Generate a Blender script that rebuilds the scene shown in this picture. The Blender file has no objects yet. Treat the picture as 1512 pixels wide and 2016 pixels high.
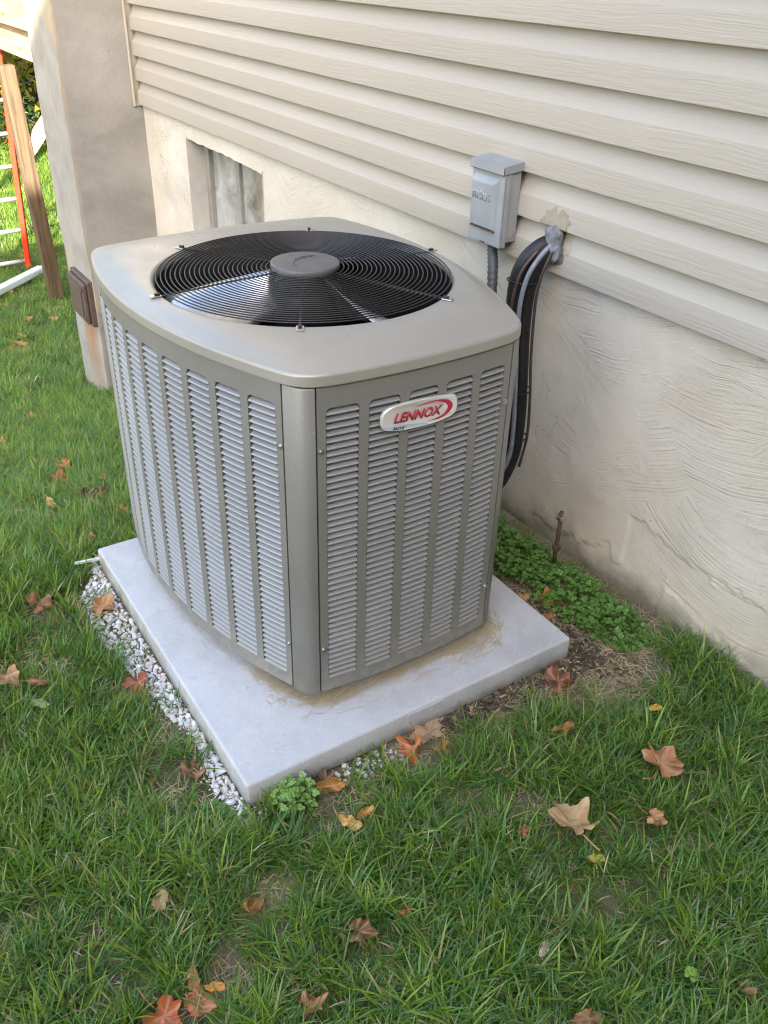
import bpy, bmesh, math, random
import numpy as np
from mathutils import Vector, Matrix, noise as mnoise
R = math.radians
rng = np.random.default_rng(7)
random.seed(7)
sc = bpy.context.scene
col = sc.collection

# ------------------------------------------------------------------ camera, sky, sun, exposure
CAM = (1.1534, -0.4501, 1.4535)
cd = bpy.data.cameras.new('camera'); cam = bpy.data.objects.new('camera', cd); col.objects.link(cam)
cam.location = CAM; cam.rotation_euler = (1.0010, -0.0259, 1.0000)
cd.sensor_fit = 'VERTICAL'; cd.sensor_height = 24; cd.lens = 24*1730.2/2016
cd.clip_start = 0.05; cd.clip_end = 300
sc.camera = cam
SUN_EL, SUN_AZ = R(24), R(30)
sun_dir = Vector((math.cos(SUN_AZ)*math.cos(SUN_EL), -math.sin(SUN_AZ)*math.cos(SUN_EL), math.sin(SUN_EL)))
w = bpy.data.worlds.new('World'); sc.world = w; w.use_nodes = True
wn = w.node_tree
sky = wn.nodes.new('ShaderNodeTexSky'); sky.sky_type = 'NISHITA'; sky.sun_disc = False
sky.sun_elevation = SUN_EL; sky.sun_rotation = R(120); sky.air_density = 1.0; sky.dust_density = 2.5; sky.ozone_density = 1.0
bg = wn.nodes['Background']; bg.inputs['Strength'].default_value = 0.15
wn.links.new(sky.outputs[0], bg.inputs[0])
sd = bpy.data.lights.new('sun', 'SUN'); sd.energy = 4.2; sd.angle = R(0.53); sd.color = (1.0, 0.93, 0.82)
sun = bpy.data.objects.new('sun', sd); col.objects.link(sun)
sun.rotation_euler = sun_dir.to_track_quat('Z', 'Y').to_euler(); sun.location = sun_dir*30
vs = sc.view_settings
vs.view_transform = 'Standard'; vs.look = 'None'; vs.gamma = 1; vs.use_curve_mapping = False
vs.exposure = 2.85
vs.use_white_balance = True; vs.white_balance_temperature = 7050; vs.white_balance_tint = 12
sc.render.film_transparent = False
try:
    sc.cycles.max_bounces = 8; sc.cycles.transparent_max_bounces = 12
    sc.cycles.use_light_tree = False; sc.cycles.use_denoising = True; sc.cycles.sample_clamp_indirect = 3.0; sc.cycles.pixel_filter_type = 'BLACKMAN_HARRIS'; sc.cycles.filter_width = 1.15
except Exception: pass

GZ = -0.072           # lawn level; the pad's top is z = 0
def ground_z(x):
    xs = [-60, -16, -12, -8.3, -6.9, -5.4, -4, -2.5, -1.6, -1.12, -0.95, 60]
    zs = [-1.1, -1.25, -1.32, -1.40, -1.33, -1.17, -0.93, -0.50, -0.225, -0.092, GZ, GZ]
    return np.interp(x, xs, zs)

# ------------------------------------------------------------------ helpers
def props(o, label=None, cat=None, group=None, kind=None):
    if label: o['label'] = label
    if cat: o['category'] = cat
    if group: o['group'] = group
    if kind: o['kind'] = kind
    return o
def link(o, parent=None):
    col.objects.link(o)
    if parent is not None: o.parent = parent
    return o
def empty(name, label=None, cat=None, group=None, kind=None, loc=(0, 0, 0)):
    o = bpy.data.objects.new(name, None); o.location = loc; o.empty_display_size = .1
    link(o); return props(o, label, cat, group, kind)
def mesh(name, V, F, m=None, parent=None, smooth=False):
    me = bpy.data.meshes.new(name); me.from_pydata([tuple(map(float, v)) for v in V], [], [tuple(map(int, f)) for f in F])
    if m is not None: me.materials.append(m)
    if smooth: me.polygons.foreach_set('use_smooth', [True]*len(me.polygons))
    me.update()
    return link(bpy.data.objects.new(name, me), parent)
def bmobj(name, bm, m=None, parent=None, smooth=False):
    bmesh.ops.recalc_face_normals(bm, faces=bm.faces)
    me = bpy.data.meshes.new(name); bm.to_mesh(me); bm.free()
    if m is not None: me.materials.append(m)
    if smooth: me.polygons.foreach_set('use_smooth', [True]*len(me.polygons))
    return link(bpy.data.objects.new(name, me), parent)
def bm_box(bm, x0, x1, y0, y1, z0, z1, bev=0.0, M=None, seg=2):
    r = bmesh.ops.create_cube(bm, size=1)
    vs_ = r['verts']
    for v in vs_:
        v.co = Vector(((x0+x1)/2+v.co.x*(x1-x0), (y0+y1)/2+v.co.y*(y1-y0), (z0+z1)/2+v.co.z*(z1-z0)))
    if bev:
        es = list({e for v in vs_ for e in v.link_edges})
        rb = bmesh.ops.bevel(bm, geom=es, offset=bev, segments=seg, affect='EDGES', profile=.5)
        vs_ = list({v for f in rb['faces'] for v in f.verts} | set(v for v in vs_ if v.is_valid))
    if M is not None:
        for v in vs_: v.co = M @ v.co
    return vs_
def box(name, x0, x1, y0, y1, z0, z1, m, parent=None, bev=0.0, M=None, smooth=False):
    bm = bmesh.new(); bm_box(bm, x0, x1, y0, y1, z0, z1, bev, M)
    return bmobj(name, bm, m, parent, smooth)
def catmull(P, n=8):
    P = [Vector(p) for p in P]; Q = [P[0]*2-P[1]]+P+[P[-1]*2-P[-2]]; out = []
    for i in range(1, len(Q)-2):
        a, b, c, d = Q[i-1:i+3]
        for k in range(n):
            t = k/n
            out.append(.5*((2*b)+(c-a)*t+(2*a-5*b+4*c-d)*t*t+(3*b-a-3*c+d)*t**3))
    out.append(P[-1]); return out
def tube_vf(P, r, n=8, closed=False, caps=True):
    V, F = [], []; N = len(P); up = Vector((0, 0, 1)); prev = None
    for i, p in enumerate(P):
        if closed: t = (P[(i+1) % N]-P[i-1]).normalized()
        else: t = (P[min(i+1, N-1)]-P[max(i-1, 0)]).normalized()
        if prev is None:
            a = t.cross(up)
            if a.length < 1e-3: a = t.cross(Vector((1, 0, 0)))
            a.normalize()
        else:
            a = prev-t*prev.dot(t); a.normalize()
        prev = a; b = t.cross(a)
        rr = r[i] if hasattr(r, '__len__') else r
        for k in range(n):
            th = 2*math.pi*k/n; V.append(p+(a*math.cos(th)+b*math.sin(th))*rr)
    M_ = N if closed else N-1
    for i in range(M_):
        j = (i+1) % N
        for k in range(n):
            F.append((i*n+k, i*n+(k+1) % n, j*n+(k+1) % n, j*n+k))
    if caps and not closed:
        F.append(tuple(range(n-1, -1, -1))); F.append(tuple((N-1)*n+k for k in range(n)))
    return V, F
def tube(name, P, r, m, parent=None, n=8, closed=False):
    V, F = tube_vf([Vector(p) for p in P], r, n, closed); return mesh(name, V, F, m, parent, True)
class Acc:
    def __init__(s): s.V, s.F = [], []
    def add(s, V, F):
        o = len(s.V); s.V += [tuple(v) for v in V]; s.F += [tuple(i+o for i in f) for f in F]
    def build(s, name, m, parent=None, smooth=False): return mesh(name, s.V, s.F, m, parent, smooth)
def prism_x(prof, x0, x1):
    n = len(prof); V = [(x0, y, z) for y, z in prof]+[(x1, y, z) for y, z in prof]
    F = [(i, i+1, n+i+1, n+i) for i in range(n-1)]
    return V, F

# ------------------------------------------------------------------ materials
def newmat(name):
    m = bpy.data.materials.new(name); m.use_nodes = True
    nt = m.node_tree; b = nt.nodes['Principled BSDF']; return m, nt, b
def nd(nt, t, ins=None, **kw):
    n = nt.nodes.new(t)
    for k, v in kw.items(): setattr(n, k, v)
    if ins:
        for k, v in ins.items():
            if isinstance(v, bpy.types.NodeSocket): nt.links.new(v, n.inputs[k])
            else: n.inputs[k].default_value = v
    return n
def c4(c): return (c[0], c[1], c[2], 1)
def coords(nt, obj=True): return nd(nt, 'ShaderNodeTexCoord').outputs['Object' if obj else 'Generated']
def position(nt): return nd(nt, 'ShaderNodeNewGeometry').outputs['Position']
def noise(nt, vec, scale, detail=4, rough=.55, dist=0.0, fac=True):
    n = nd(nt, 'ShaderNodeTexNoise', {'Vector': vec, 'Scale': scale, 'Detail': detail, 'Roughness': rough, 'Distortion': dist})
    return n.outputs['Fac' if fac else 'Color']
def ramp(nt, fac, stops):
    n = nd(nt, 'ShaderNodeValToRGB', {'Fac': fac}); e = n.color_ramp.elements
    while len(e) < len(stops): e.new(.5)
    for k, (p, c) in enumerate(stops):
        e[k].position = p; e[k].color = c4(c) if hasattr(c, '__len__') else (c, c, c, 1)
    return n.outputs['Color']
def mix(nt, f, a, b, mode='MIX'):
    n = nt.nodes.new('ShaderNodeMix'); n.data_type = 'RGBA'; n.blend_type = mode; n.clamp_factor = True
    for s, v in ((n.inputs[0], f), (n.inputs[6], a), (n.inputs[7], b)):
        if isinstance(v, bpy.types.NodeSocket): nt.links.new(v, s)
        else: s.default_value = c4(v) if hasattr(v, '__len__') else v
    return n.outputs[2]
def math_(nt, op, a, b=0.0, c=0.0, clamp=False):
    n = nt.nodes.new('ShaderNodeMath'); n.operation = op; n.use_clamp = clamp
    for s, v in zip(n.inputs, (a, b, c)):
        if isinstance(v, bpy.types.NodeSocket): nt.links.new(v, s)
        else: s.default_value = v
    return n.outputs[0]
def vscale(nt, vec, s): return nd(nt, 'ShaderNodeMapping', {'Vector': vec, 'Scale': s}).outputs[0]
def bump(nt, b, h, strength=.3, dist=.002, prev=None):
    n = nd(nt, 'ShaderNodeBump', {'Height': h, 'Strength': strength, 'Distance': dist})
    if prev is not None: nt.links.new(prev, n.inputs['Normal'])
    nt.links.new(n.outputs[0], b.inputs['Normal']); return n.outputs[0]
def simple(name, c1, c2=None, scale=20, rough=.5, metal=0, bmp=0, bscale=None, stops=(.35, .7), detail=4, spec=.5, bdist=.001):
    m, nt, b = newmat(name); v = position(nt)
    if c2 is not None:
        f = noise(nt, v, scale, detail); nt.links.new(ramp(nt, f, [(stops[0], c1), (stops[1], c2)]), b.inputs['Base Color'])
    else: b.inputs['Base Color'].default_value = c4(c1)
    b.inputs['Roughness'].default_value = rough; b.inputs['Metallic'].default_value = metal
    b.inputs['Specular IOR Level'].default_value = spec
    if bmp: bump(nt, b, noise(nt, v, bscale or scale*4, 5), bmp, bdist)
    return m

# unit paint: taupe-grey powder coat with faint dust
def unit_paint(name, base, dirt=0.0, rough=.42):
    m, nt, b = newmat(name); v = position(nt)
    f = noise(nt, v, 5, 5)
    cc = mix(nt, ramp(nt, f, [(.3, 0), (.75, 1)]), [x*.93 for x in base], [x*1.05 for x in base])
    sp = noise(nt, v, 210, 2)
    cc = mix(nt, ramp(nt, sp, [(.665, 0), (.73, .55)]), cc, (.42, .39, .33))
    sepz = nd(nt, 'ShaderNodeSeparateXYZ', {'Vector': v}).outputs[2]
    low = nd(nt, 'ShaderNodeMapRange', {'Value': sepz, 1: .02, 2: .16, 3: 1, 4: 0}).outputs[0]
    low = math_(nt, 'MULTIPLY', low, ramp(nt, noise(nt, v, 40, 5), [(.42, 0), (.62, .75)]))
    cc = mix(nt, low, cc, (.33, .29, .23))
    if dirt:
        st = math_(nt, 'MULTIPLY', ramp(nt, noise(nt, v, 9, 6, .6, .6), [(.52, 0), (.72, 1)]), dirt)
        cc = mix(nt, st, cc, (.27, .24, .19))
    nt.links.new(cc, b.inputs['Base Color'])
    rr = nd(nt, 'ShaderNodeMapRange', {'Value': noise(nt, v, 14, 5), 1: .3, 2: .7, 3: rough-.07, 4: rough+.1}).outputs[0]
    nt.links.new(rr, b.inputs['Roughness'])
    b.inputs['Metallic'].default_value = .42
    bump(nt, b, noise(nt, v, 900, 2), .06, .0003)
    return m
M = {}
M['paint'] = unit_paint('taupe_powder_coat', (.215, .212, .196))
M['paint'].node_tree.nodes['Principled BSDF'].inputs['Metallic'].default_value = .25
M['cap'] = unit_paint('sky_lit_cap_paint', (.335, .318, .28), dirt=.15, rough=.34)  # the unit's taupe, lightened: sky reflection on the top put into the colour
M['cap'].node_tree.nodes['Principled BSDF'].inputs['Metallic'].default_value = .25
M['louver'] = unit_paint('sky_lit_louver_paint', (.335, .34, .345))  # paler, bluer copy of the unit paint; sky light on the slats coloured in
M['black'] = simple('black_coated_wire', (.012, .012, .013), rough=.38)
M['dark'] = simple('dark_interior', (.012, .012, .012), (.03, .028, .026), 60, .8)
M['hub'] = simple('grey_hub_plastic', (.085, .085, .088), (.11, .11, .11), 30, .45, bmp=.1, bscale=300)
M['rubber'] = simple('black_rubber', (.01, .01, .01), rough=.7)
M['zinc'] = simple('zinc_plated_steel', (.62, .62, .60), (.45, .45, .44), 90, .32, 1.0)
M['alu_blade'] = simple('brushed_aluminium', (.86, .87, .88), (.78, .79, .81), 40, .28, .9)
def coil():
    m, nt, b = newmat('aluminium_coil_fins'); v = position(nt)
    wv = nd(nt, 'ShaderNodeTexWave', {'Vector': v, 'Scale': 55.0, 'Distortion': .3}, wave_type='BANDS', bands_direction='Z').outputs['Fac']
    nt.links.new(mix(nt, wv, (.012, .012, .012), (.05, .048, .045)), b.inputs['Base Color'])
    b.inputs['Roughness'].default_value = .6; return m
M['coil'] = coil()
def concrete_pad():
    m, nt, b = newmat('pale_pad_concrete'); v = position(nt)
    a = ramp(nt, noise(nt, v, 7, 6, .6, .4), [(.3, (.385, .39, .40)), (.7, (.49, .495, .505))])
    # chalky scratches and dried grass hairs
    d = nd(nt, 'ShaderNodeVectorMath', {0: v, 1: nd(nt, 'ShaderNodeTexNoise', {'Vector': v, 'Scale': 9.0, 'Detail': 2.0}).outputs['Color']}, operation='ADD').outputs[0]
    s1 = noise(nt, vscale(nt, d, (220, 14, 40)), 1, 2); s2 = noise(nt, vscale(nt, d, (16, 240, 40)), 1, 2)
    s = math_(nt, 'MAXIMUM', ramp(nt, s1, [(.61, 0), (.70, 1)]), ramp(nt, s2, [(.61, 0), (.70, 1)]))
    a = mix(nt, math_(nt, 'MULTIPLY', s, .7), a, (.62, .62, .63))
    sp = ramp(nt, noise(nt, v, 420, 2), [(.68, 0), (.76, .7)]); a = mix(nt, sp, a, (.24, .24, .24))
    a = mix(nt, ramp(nt, noise(nt, v, 17, 6, .65, .5), [(.52, 0), (.68, .45)]), a, (.36, .365, .385))
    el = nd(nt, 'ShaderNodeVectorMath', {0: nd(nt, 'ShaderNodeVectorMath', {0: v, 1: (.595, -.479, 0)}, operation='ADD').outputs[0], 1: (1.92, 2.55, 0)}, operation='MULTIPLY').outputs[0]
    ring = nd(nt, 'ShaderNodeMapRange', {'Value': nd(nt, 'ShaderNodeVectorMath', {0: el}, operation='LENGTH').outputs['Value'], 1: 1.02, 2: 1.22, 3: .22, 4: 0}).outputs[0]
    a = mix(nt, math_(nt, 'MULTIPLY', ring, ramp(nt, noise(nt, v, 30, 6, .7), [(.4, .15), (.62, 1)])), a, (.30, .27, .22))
    # algae and mud on the lawn side (its own growth, below the arris)
    sx = nd(nt, 'ShaderNodeSeparateXYZ', {'Vector': v})
    side = nd(nt, 'ShaderNodeMapRange', {'Value': sx.outputs[1], 1: .002, 2: .0005, 3: 0, 4: 1}).outputs[0]
    stain = ramp(nt, noise(nt, vscale(nt, v, (22, 22, 9)), 1, 6, .65), [(.36, 0), (.56, 1)])
    tone = mix(nt, noise(nt, v, 11, 4), (.27, .25, .12), (.36, .31, .22))
    far = nd(nt, 'ShaderNodeMapRange', {'Value': sx.outputs[0], 1: -.1, 2: -.8, 3: .35, 4: .85}).outputs[0]
    a = mix(nt, math_(nt, 'MULTIPLY', math_(nt, 'MULTIPLY', side, stain), far), a, tone)
    spl = nd(nt, 'ShaderNodeMapRange', {'Value': math_(nt, 'ADD', sx.outputs[2], math_(nt, 'MULTIPLY', math_(nt, 'SUBTRACT', noise(nt, v, 26, 6, .7), .5), .07)), 1: -.068, 2: -.040, 3: .75, 4: 0}).outputs[0]
    a = mix(nt, spl, a, (.20, .165, .115))
    a = mix(nt, ramp(nt, noise(nt, v, 150, 2), [(.69, 0), (.74, .6)]), a, (.20, .20, .20))
    nt.links.new(a, b.inputs['Base Color']); b.inputs['Roughness'].default_value = .7
    n1 = bump(nt, b, noise(nt, v, 60, 6, .6), .25, .0015); bump(nt, b, s, .2, .0006, n1)
    return m
M['pad'] = concrete_pad()
M['padplate'] = simple('smooth_pad_plate', (.40, .415, .44), (.47, .48, .50), 40, .55, bmp=.1)
def stucco():
    m, nt, b = newmat('troweled_cement_parging'); v = position(nt)
    sx = nd(nt, 'ShaderNodeSeparateXYZ', {'Vector': v}); X, Z = sx.outputs[0], sx.outputs[2]
    flat = nd(nt, 'ShaderNodeCombineXYZ', {0: X, 1: Z, 2: 0.0}).outputs[0]
    def sweeps(scale, seed, freq, flip):
        wob = nd(nt, 'ShaderNodeVectorMath', {0: nd(nt, 'ShaderNodeTexNoise', {'Vector': v, 'Scale': 2.1+seed, 'Detail': 1.5}).outputs['Color'], 1: (.15, .15, 0)}, operation='MULTIPLY').outputs[0]
        fw = nd(nt, 'ShaderNodeVectorMath', {0: flat, 1: wob}, operation='ADD').outputs[0]
        fw = nd(nt, 'ShaderNodeVectorMath', {0: fw, 1: (seed*3.7, seed*1.9, 0)}, operation='ADD').outputs[0]
        vo = nd(nt, 'ShaderNodeTexVoronoi', {'Vector': fw, 'Scale': scale, 'Randomness': 1.0}, feature='F1')
        off = nd(nt, 'ShaderNodeVectorMath', {0: vo.outputs['Color'], 1: (1.5, .8*flip, 0)}, operation='MULTIPLY').outputs[0]
        off = nd(nt, 'ShaderNodeVectorMath', {0: off, 1: (-.75, .58*flip, 0)}, operation='ADD').outputs[0]
        ctr = nd(nt, 'ShaderNodeVectorMath', {0: vo.outputs['Position'], 1: off}, operation='ADD').outputs[0]
        ds = nd(nt, 'ShaderNodeVectorMath', {0: fw, 1: ctr}, operation='DISTANCE').outputs['Value']
        ring = nd(nt, 'ShaderNodeTexNoise', {'W': math_(nt, 'MULTIPLY', ds, freq), 'Scale': 1.0, 'Detail': 2.0, 'Roughness': .6}, noise_dimensions='1D').outputs['Fac']
        drag = nd(nt, 'ShaderNodeTexNoise', {'Vector': vscale(nt, v, (9, 9, 9)), 'W': math_(nt, 'MULTIPLY', ds, freq*.7), 'Scale': 1.0, 'Detail': 3.0, 'Roughness': .7}, noise_dimensions='4D').outputs['Fac']
        return nd(nt, 'ShaderNodeMix', {0: .42, 2: ring, 3: drag}).outputs[0], vo.outputs['Distance']
    a1, d1 = sweeps(1.9, .0, 150, 1); a2, d2 = sweeps(2.7, 1.3, 190, 1)
    sel = ramp(nt, noise(nt, v, 1.7, 3), [(.46, 0), (.54, 1)])
    arcs = nd(nt, 'ShaderNodeMix', {0: sel, 2: a1, 3: a2}).outputs[0]
    fade = ramp(nt, noise(nt, v, 3.6, 5, .6, .4), [(.42, .06), (.60, 1)])
    groove = math_(nt, 'MULTIPLY', math_(nt, 'SUBTRACT', 1.0, ramp(nt, arcs, [(.395, 0), (.465, 1)])), fade)
    base = ramp(nt, noise(nt, v, 2.2, 6, .6), [(.3, (.50, .458, .385)), (.7, (.61, .568, .492))])
    base = mix(nt, ramp(nt, noise(nt, v, 2.6, 6, .62, .6), [(.48, 0), (.70, .75)]), base, (.47, .41, .325))
    base = mix(nt, ramp(nt, noise(nt, v, 5.5, 6, .65, .3), [(.56, 0), (.72, .5)]), base, (.41, .40, .38))
    base = mix(nt, math_(nt, 'MULTIPLY', groove, .62), base, (.33, .28, .22))
    base = mix(nt, ramp(nt, noise(nt, v, 70, 2), [(.71, 0), (.76, .8)]), base, (.14, .12, .10))
    base = mix(nt, ramp(nt, noise(nt, vscale(nt, v, (60, 1, 7)), 1, 4), [(.62, 0), (.75, .3)]), base, (.40, .36, .30))
    # hairline cracks
    cr = nd(nt, 'ShaderNodeTexVoronoi', {'Vector': nd(nt, 'ShaderNodeVectorMath', {0: v, 1: nd(nt, 'ShaderNodeTexNoise', {'Vector': v, 'Scale': 4.0, 'Detail': 5.0}).outputs['Color']}, operation='ADD').outputs[0], 'Scale': 1.6}, feature='DISTANCE_TO_EDGE').outputs['Distance']
    crk = math_(nt, 'MULTIPLY', ramp(nt, cr, [(.0, 1), (.006, 0)]), ramp(nt, noise(nt, v, 2.0, 2), [(.5, 0), (.6, .6)]))
    base = mix(nt, crk, base, (.17, .14, .11))
    tan = nd(nt, 'ShaderNodeMapRange', {'Value': math_(nt, 'ADD', Z, math_(nt, 'MULTIPLY', noise(nt, v, 4, 6), .5)), 1: .18, 2: .52, 3: .66, 4: 0}).outputs[0]
    base = mix(nt, tan, base, mix(nt, noise(nt, v, 6, 5), (.42, .335, .225), (.54, .465, .355)))
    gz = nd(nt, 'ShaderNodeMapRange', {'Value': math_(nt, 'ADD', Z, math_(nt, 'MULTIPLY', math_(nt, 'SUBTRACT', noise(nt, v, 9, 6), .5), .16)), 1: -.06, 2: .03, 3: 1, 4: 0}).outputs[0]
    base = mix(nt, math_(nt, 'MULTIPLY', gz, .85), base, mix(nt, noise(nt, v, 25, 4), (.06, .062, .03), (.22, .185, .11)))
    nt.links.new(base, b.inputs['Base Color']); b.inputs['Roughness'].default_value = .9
    n1 = bump(nt, b, math_(nt, 'MULTIPLY', arcs, fade), .72, .0068); n2 = bump(nt, b, noise(nt, v, 18, 7, .65), .35, .006, n1)
    n3 = bump(nt, b, math_(nt, 'SUBTRACT', 1.0, crk), .4, .002, n2); bump(nt, b, noise(nt, v, 420, 2), .12, .001, n3)
    return m
M['stucco'] = stucco()
def pier_concrete():
    m, nt, b = newmat('weathered_pier_concrete'); v = position(nt)
    a = ramp(nt, noise(nt, vscale(nt, v, (1.6, 1.6, 3)), 1, 6, .62, .5), [(.3, (.185, .184, .175)), (.5, (.245, .243, .232)), (.72, (.32, .318, .305))])
    a = mix(nt, ramp(nt, noise(nt, vscale(nt, v, (38, 38, 2.5)), 1, 4), [(.45, 0), (.75, .16)]), a, (.26, .255, .235))
    a = mix(nt, ramp(nt, noise(nt, vscale(nt, v, (1.2, 1.2, 16)), 1, 5, .6, .7), [(.60, 0), (.68, .30)]), a, (.25, .24, .22))
    a = mix(nt, ramp(nt, noise(nt, v, 45, 2), [(.70, 0), (.75, .7)]), a, (.13, .12, .11))
    sx = nd(nt, 'ShaderNodeSeparateXYZ', {'Vector': v})
    front = nd(nt, 'ShaderNodeMapRange', {'Value': sx.outputs[1], 1: .8405, 2: .83, 3: 0, 4: 1}).outputs[0]
    a = mix(nt, math_(nt, 'MULTIPLY', front, .6), a, mix(nt, ramp(nt, noise(nt, v, 5, 6, .65), [(.35, 0), (.65, 1)]), (.25, .225, .185), (.36, .345, .31)))
    # rust run below the metal cover
    zz = nd(nt, 'ShaderNodeMapRange', {'Value': sx.outputs[2], 1: -.95, 2: -.42, 3: .25, 4: 1}).outputs[0]
    zz = math_(nt, 'MULTIPLY', zz, nd(nt, 'ShaderNodeMapRange', {'Value': sx.outputs[2], 1: -.30, 2: -.40, 3: 0, 4: 1}).outputs[0])
    xx = math_(nt, 'MULTIPLY', nd(nt, 'ShaderNodeMapRange', {'Value': sx.outputs[0], 1: -4.13, 2: -4.06, 3: 0, 4: 1}).outputs[0], nd(nt, 'ShaderNodeMapRange', {'Value': sx.outputs[0], 1: -3.82, 2: -3.87, 3: 0, 4: 1}).outputs[0])
    streak = ramp(nt, noise(nt, vscale(nt, v, (16, 1, 1.3)), 1, 4, .6, .6), [(.32, .15), (.55, 1)])
    rust = math_(nt, 'MULTIPLY', math_(nt, 'MULTIPLY', math_(nt, 'MULTIPLY', xx, zz), front), streak)
    a = mix(nt, math_(nt, 'MULTIPLY', rust, .95), a, mix(nt, noise(nt, vscale(nt, v, (30, 1, 2)), 1, 3), (.20, .085, .035), (.42, .22, .10)))
    ora = math_(nt, 'MULTIPLY', front, ramp(nt, noise(nt, vscale(nt, v, (5, 1, 2.2)), 1, 4), [(.55, 0), (.7, .6)]))
    a = mix(nt, ora, a, (.48, .33, .17))
    nt.links.new(a, b.inputs['Base Color']); b.inputs['Roughness'].default_value = .85
    n1 = bump(nt, b, noise(nt, v, 6, 8, .66, .3), .5, .016); bump(nt, b, noise(nt, v, 60, 5), .35, .003, n1)
    return m
M['pier'] = pier_concrete()
def vinyl():
    m, nt, b = newmat('beige_vinyl_siding'); v = position(nt)
    oi = nd(nt, 'ShaderNodeObjectInfo').outputs['Random']
    base = ramp(nt, noise(nt, vscale(nt, v, (1.2, 1, 6)), 1, 4), [(.3, (.345, .312, .262)), (.7, (.378, .343, .290))])
    base = mix(nt, math_(nt, 'MULTIPLY', oi, .15), base, (.33, .295, .242))
    g = nd(nt, 'ShaderNodeVectorMath', {0: v, 1: nd(nt, 'ShaderNodeVectorMath', {0: nd(nt, 'ShaderNodeTexNoise', {'Vector': vscale(nt, v, (3, 1, 8)), 'Scale': 1.0}).outputs['Color'], 1: (.0, .0, .03)}, operation='MULTIPLY').outputs[0]}, operation='ADD').outputs[0]
    grain = noise(nt, vscale(nt, g, (5.5, 30, 170)), 1, 4, .6)
    base = mix(nt, ramp(nt, grain, [(.35, .12), (.5, 0)]), base, (.36, .33, .27))
    nt.links.new(base, b.inputs['Base Color']); b.inputs['Roughness'].default_value = .46
    bump(nt, b, grain, .8, .002); return m
M['vinyl'] = vinyl()
M['trim'] = simple('beige_trim', (.40, .365, .31), (.43, .395, .34), 6, .45)
M['box'] = simple('grey_enamel_steel', (.235, .255, .27), (.285, .305, .318), 14, .42, bmp=.05, bscale=200)
M['rust'] = simple('rusty_steel', (.06, .032, .025), (.16, .075, .045), 90, .8, bmp=.4, bscale=220)
M['foam'] = simple('black_foam_insulation', (.005, .005, .006), (.012, .012, .013), 60, .55, bmp=.3, bscale=120)
M['greycable'] = simple('grey_cable_jacket', (.20, .22, .25), (.15, .165, .19), 40, .4)
M['brownwire'] = simple('brown_thermostat_wire', (.045, .028, .025), (.075, .045, .04), 40, .5)
M['putty'] = simple('blue_grey_duct_seal', (.10, .108, .12), (.17, .18, .195), 50, .6, bmp=.6, bscale=45, bdist=.004)
M['caulk'] = simple('tan_overspray', (.26, .225, .165), (.34, .30, .23), 30, .8, bmp=.4)
M['conduit'] = simple('charcoal_flexible_conduit', (.045, .05, .055), (.06, .065, .07), 40, .5)
M['brownbox'] = simple('brown_painted_steel', (.075, .052, .045), (.105, .075, .064), 40, .5, bmp=.1, bscale=150)
def wood(name, c1, c2, ax):
    m, nt, b = newmat(name); v = position(nt); s = [46, 46, 46]; s[ax] = 1.6
    dd = nd(nt, 'ShaderNodeVectorMath', {0: v, 1: nd(nt, 'ShaderNodeVectorMath', {0: nd(nt, 'ShaderNodeTexNoise', {'Vector': v, 'Scale': 3.0}).outputs['Color'], 1: (.05, .05, .05)}, operation='MULTIPLY').outputs[0]}, operation='ADD').outputs[0]
    g = noise(nt, vscale(nt, dd, s), 1, 5, .6, .4)
    a = ramp(nt, g, [(.34, c1), (.62, c2)])
    kn = nd(nt, 'ShaderNodeTexVoronoi', {'Vector': vscale(nt, v, [9 if i != ax else 3.2 for i in range(3)]), 'Scale': 1.0}).outputs['Distance']
    a = mix(nt, ramp(nt, kn, [(.06, .8), (.14, 0)]), a, [x*.3 for x in c1])
    nt.links.new(a, b.inputs['Base Color']); b.inputs['Roughness'].default_value = .75; bump(nt, b, g, .3, .003); return m
M['woodz'] = wood('post_lumber', (.045, .029, .016), (.115, .074, .040), 2)
M['woodx'] = wood('beam_lumber', (.24, .16, .09), (.42, .30, .18), 0)
M['woody'] = wood('joist_lumber', (.26, .17, .095), (.42, .29, .17), 1)
M['red'] = simple('red_fiberglass', (.46, .022, .005), (.54, .032, .008), 30, .6, spec=.12)
M['alu'] = simple('aluminium_rung', (.72, .72, .72), (.58, .58, .58), 60, .5, .4)
M['white'] = simple('white_pvc', (.78, .79, .80), (.70, .71, .72), 9, .35)
M['cord'] = simple('pale_cord', (.55, .52, .45), rough=.7)
M['roof'] = simple('dark_roof_shingle', (.05, .045, .04), (.09, .08, .075), 12, .9)
M['jamb'] = simple('painted_jamb', (.36, .355, .34), (.47, .465, .44), 8, .7, bmp=.4, bscale=30, bdist=.003)
M['winframe'] = simple('weathered_window_frame', (.20, .20, .185), (.27, .265, .245), 18, .5)
def pane():
    m, nt, b = newmat('grime_and_reflection_glass'); v = position(nt)
    f = noise(nt, vscale(nt, v, (6, 1, 4.6)), 1, 6, .6, .9)
    nt.links.new(ramp(nt, f, [(.30, (.10, .10, .09)), (.48, (.30, .30, .28)), (.68, (.44, .445, .43))]), b.inputs['Base Color'])  # cloudy tones: grime plus the reflected reveal, both put into the base colour
    b.inputs['Roughness'].default_value = .06; b.inputs['Specular IOR Level'].default_value = .9
    return m
M['pane'] = pane()
def badge_face():
    m, nt, b = newmat('brushed_silver_badge'); v = position(nt)
    nt.links.new(ramp(nt, noise(nt, v, 16, 2), [(.3, (.62, .63, .58)), (.7, (.74, .74, .71))]), b.inputs['Base Color'])
    b.inputs['Metallic'].default_value = .45; b.inputs['Roughness'].default_value = .3; return m
M['badge'] = badge_face()
M['badge_band'] = simple('pale_blue_badge_band', (.52, .60, .70), rough=.35, metal=.3)
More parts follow.
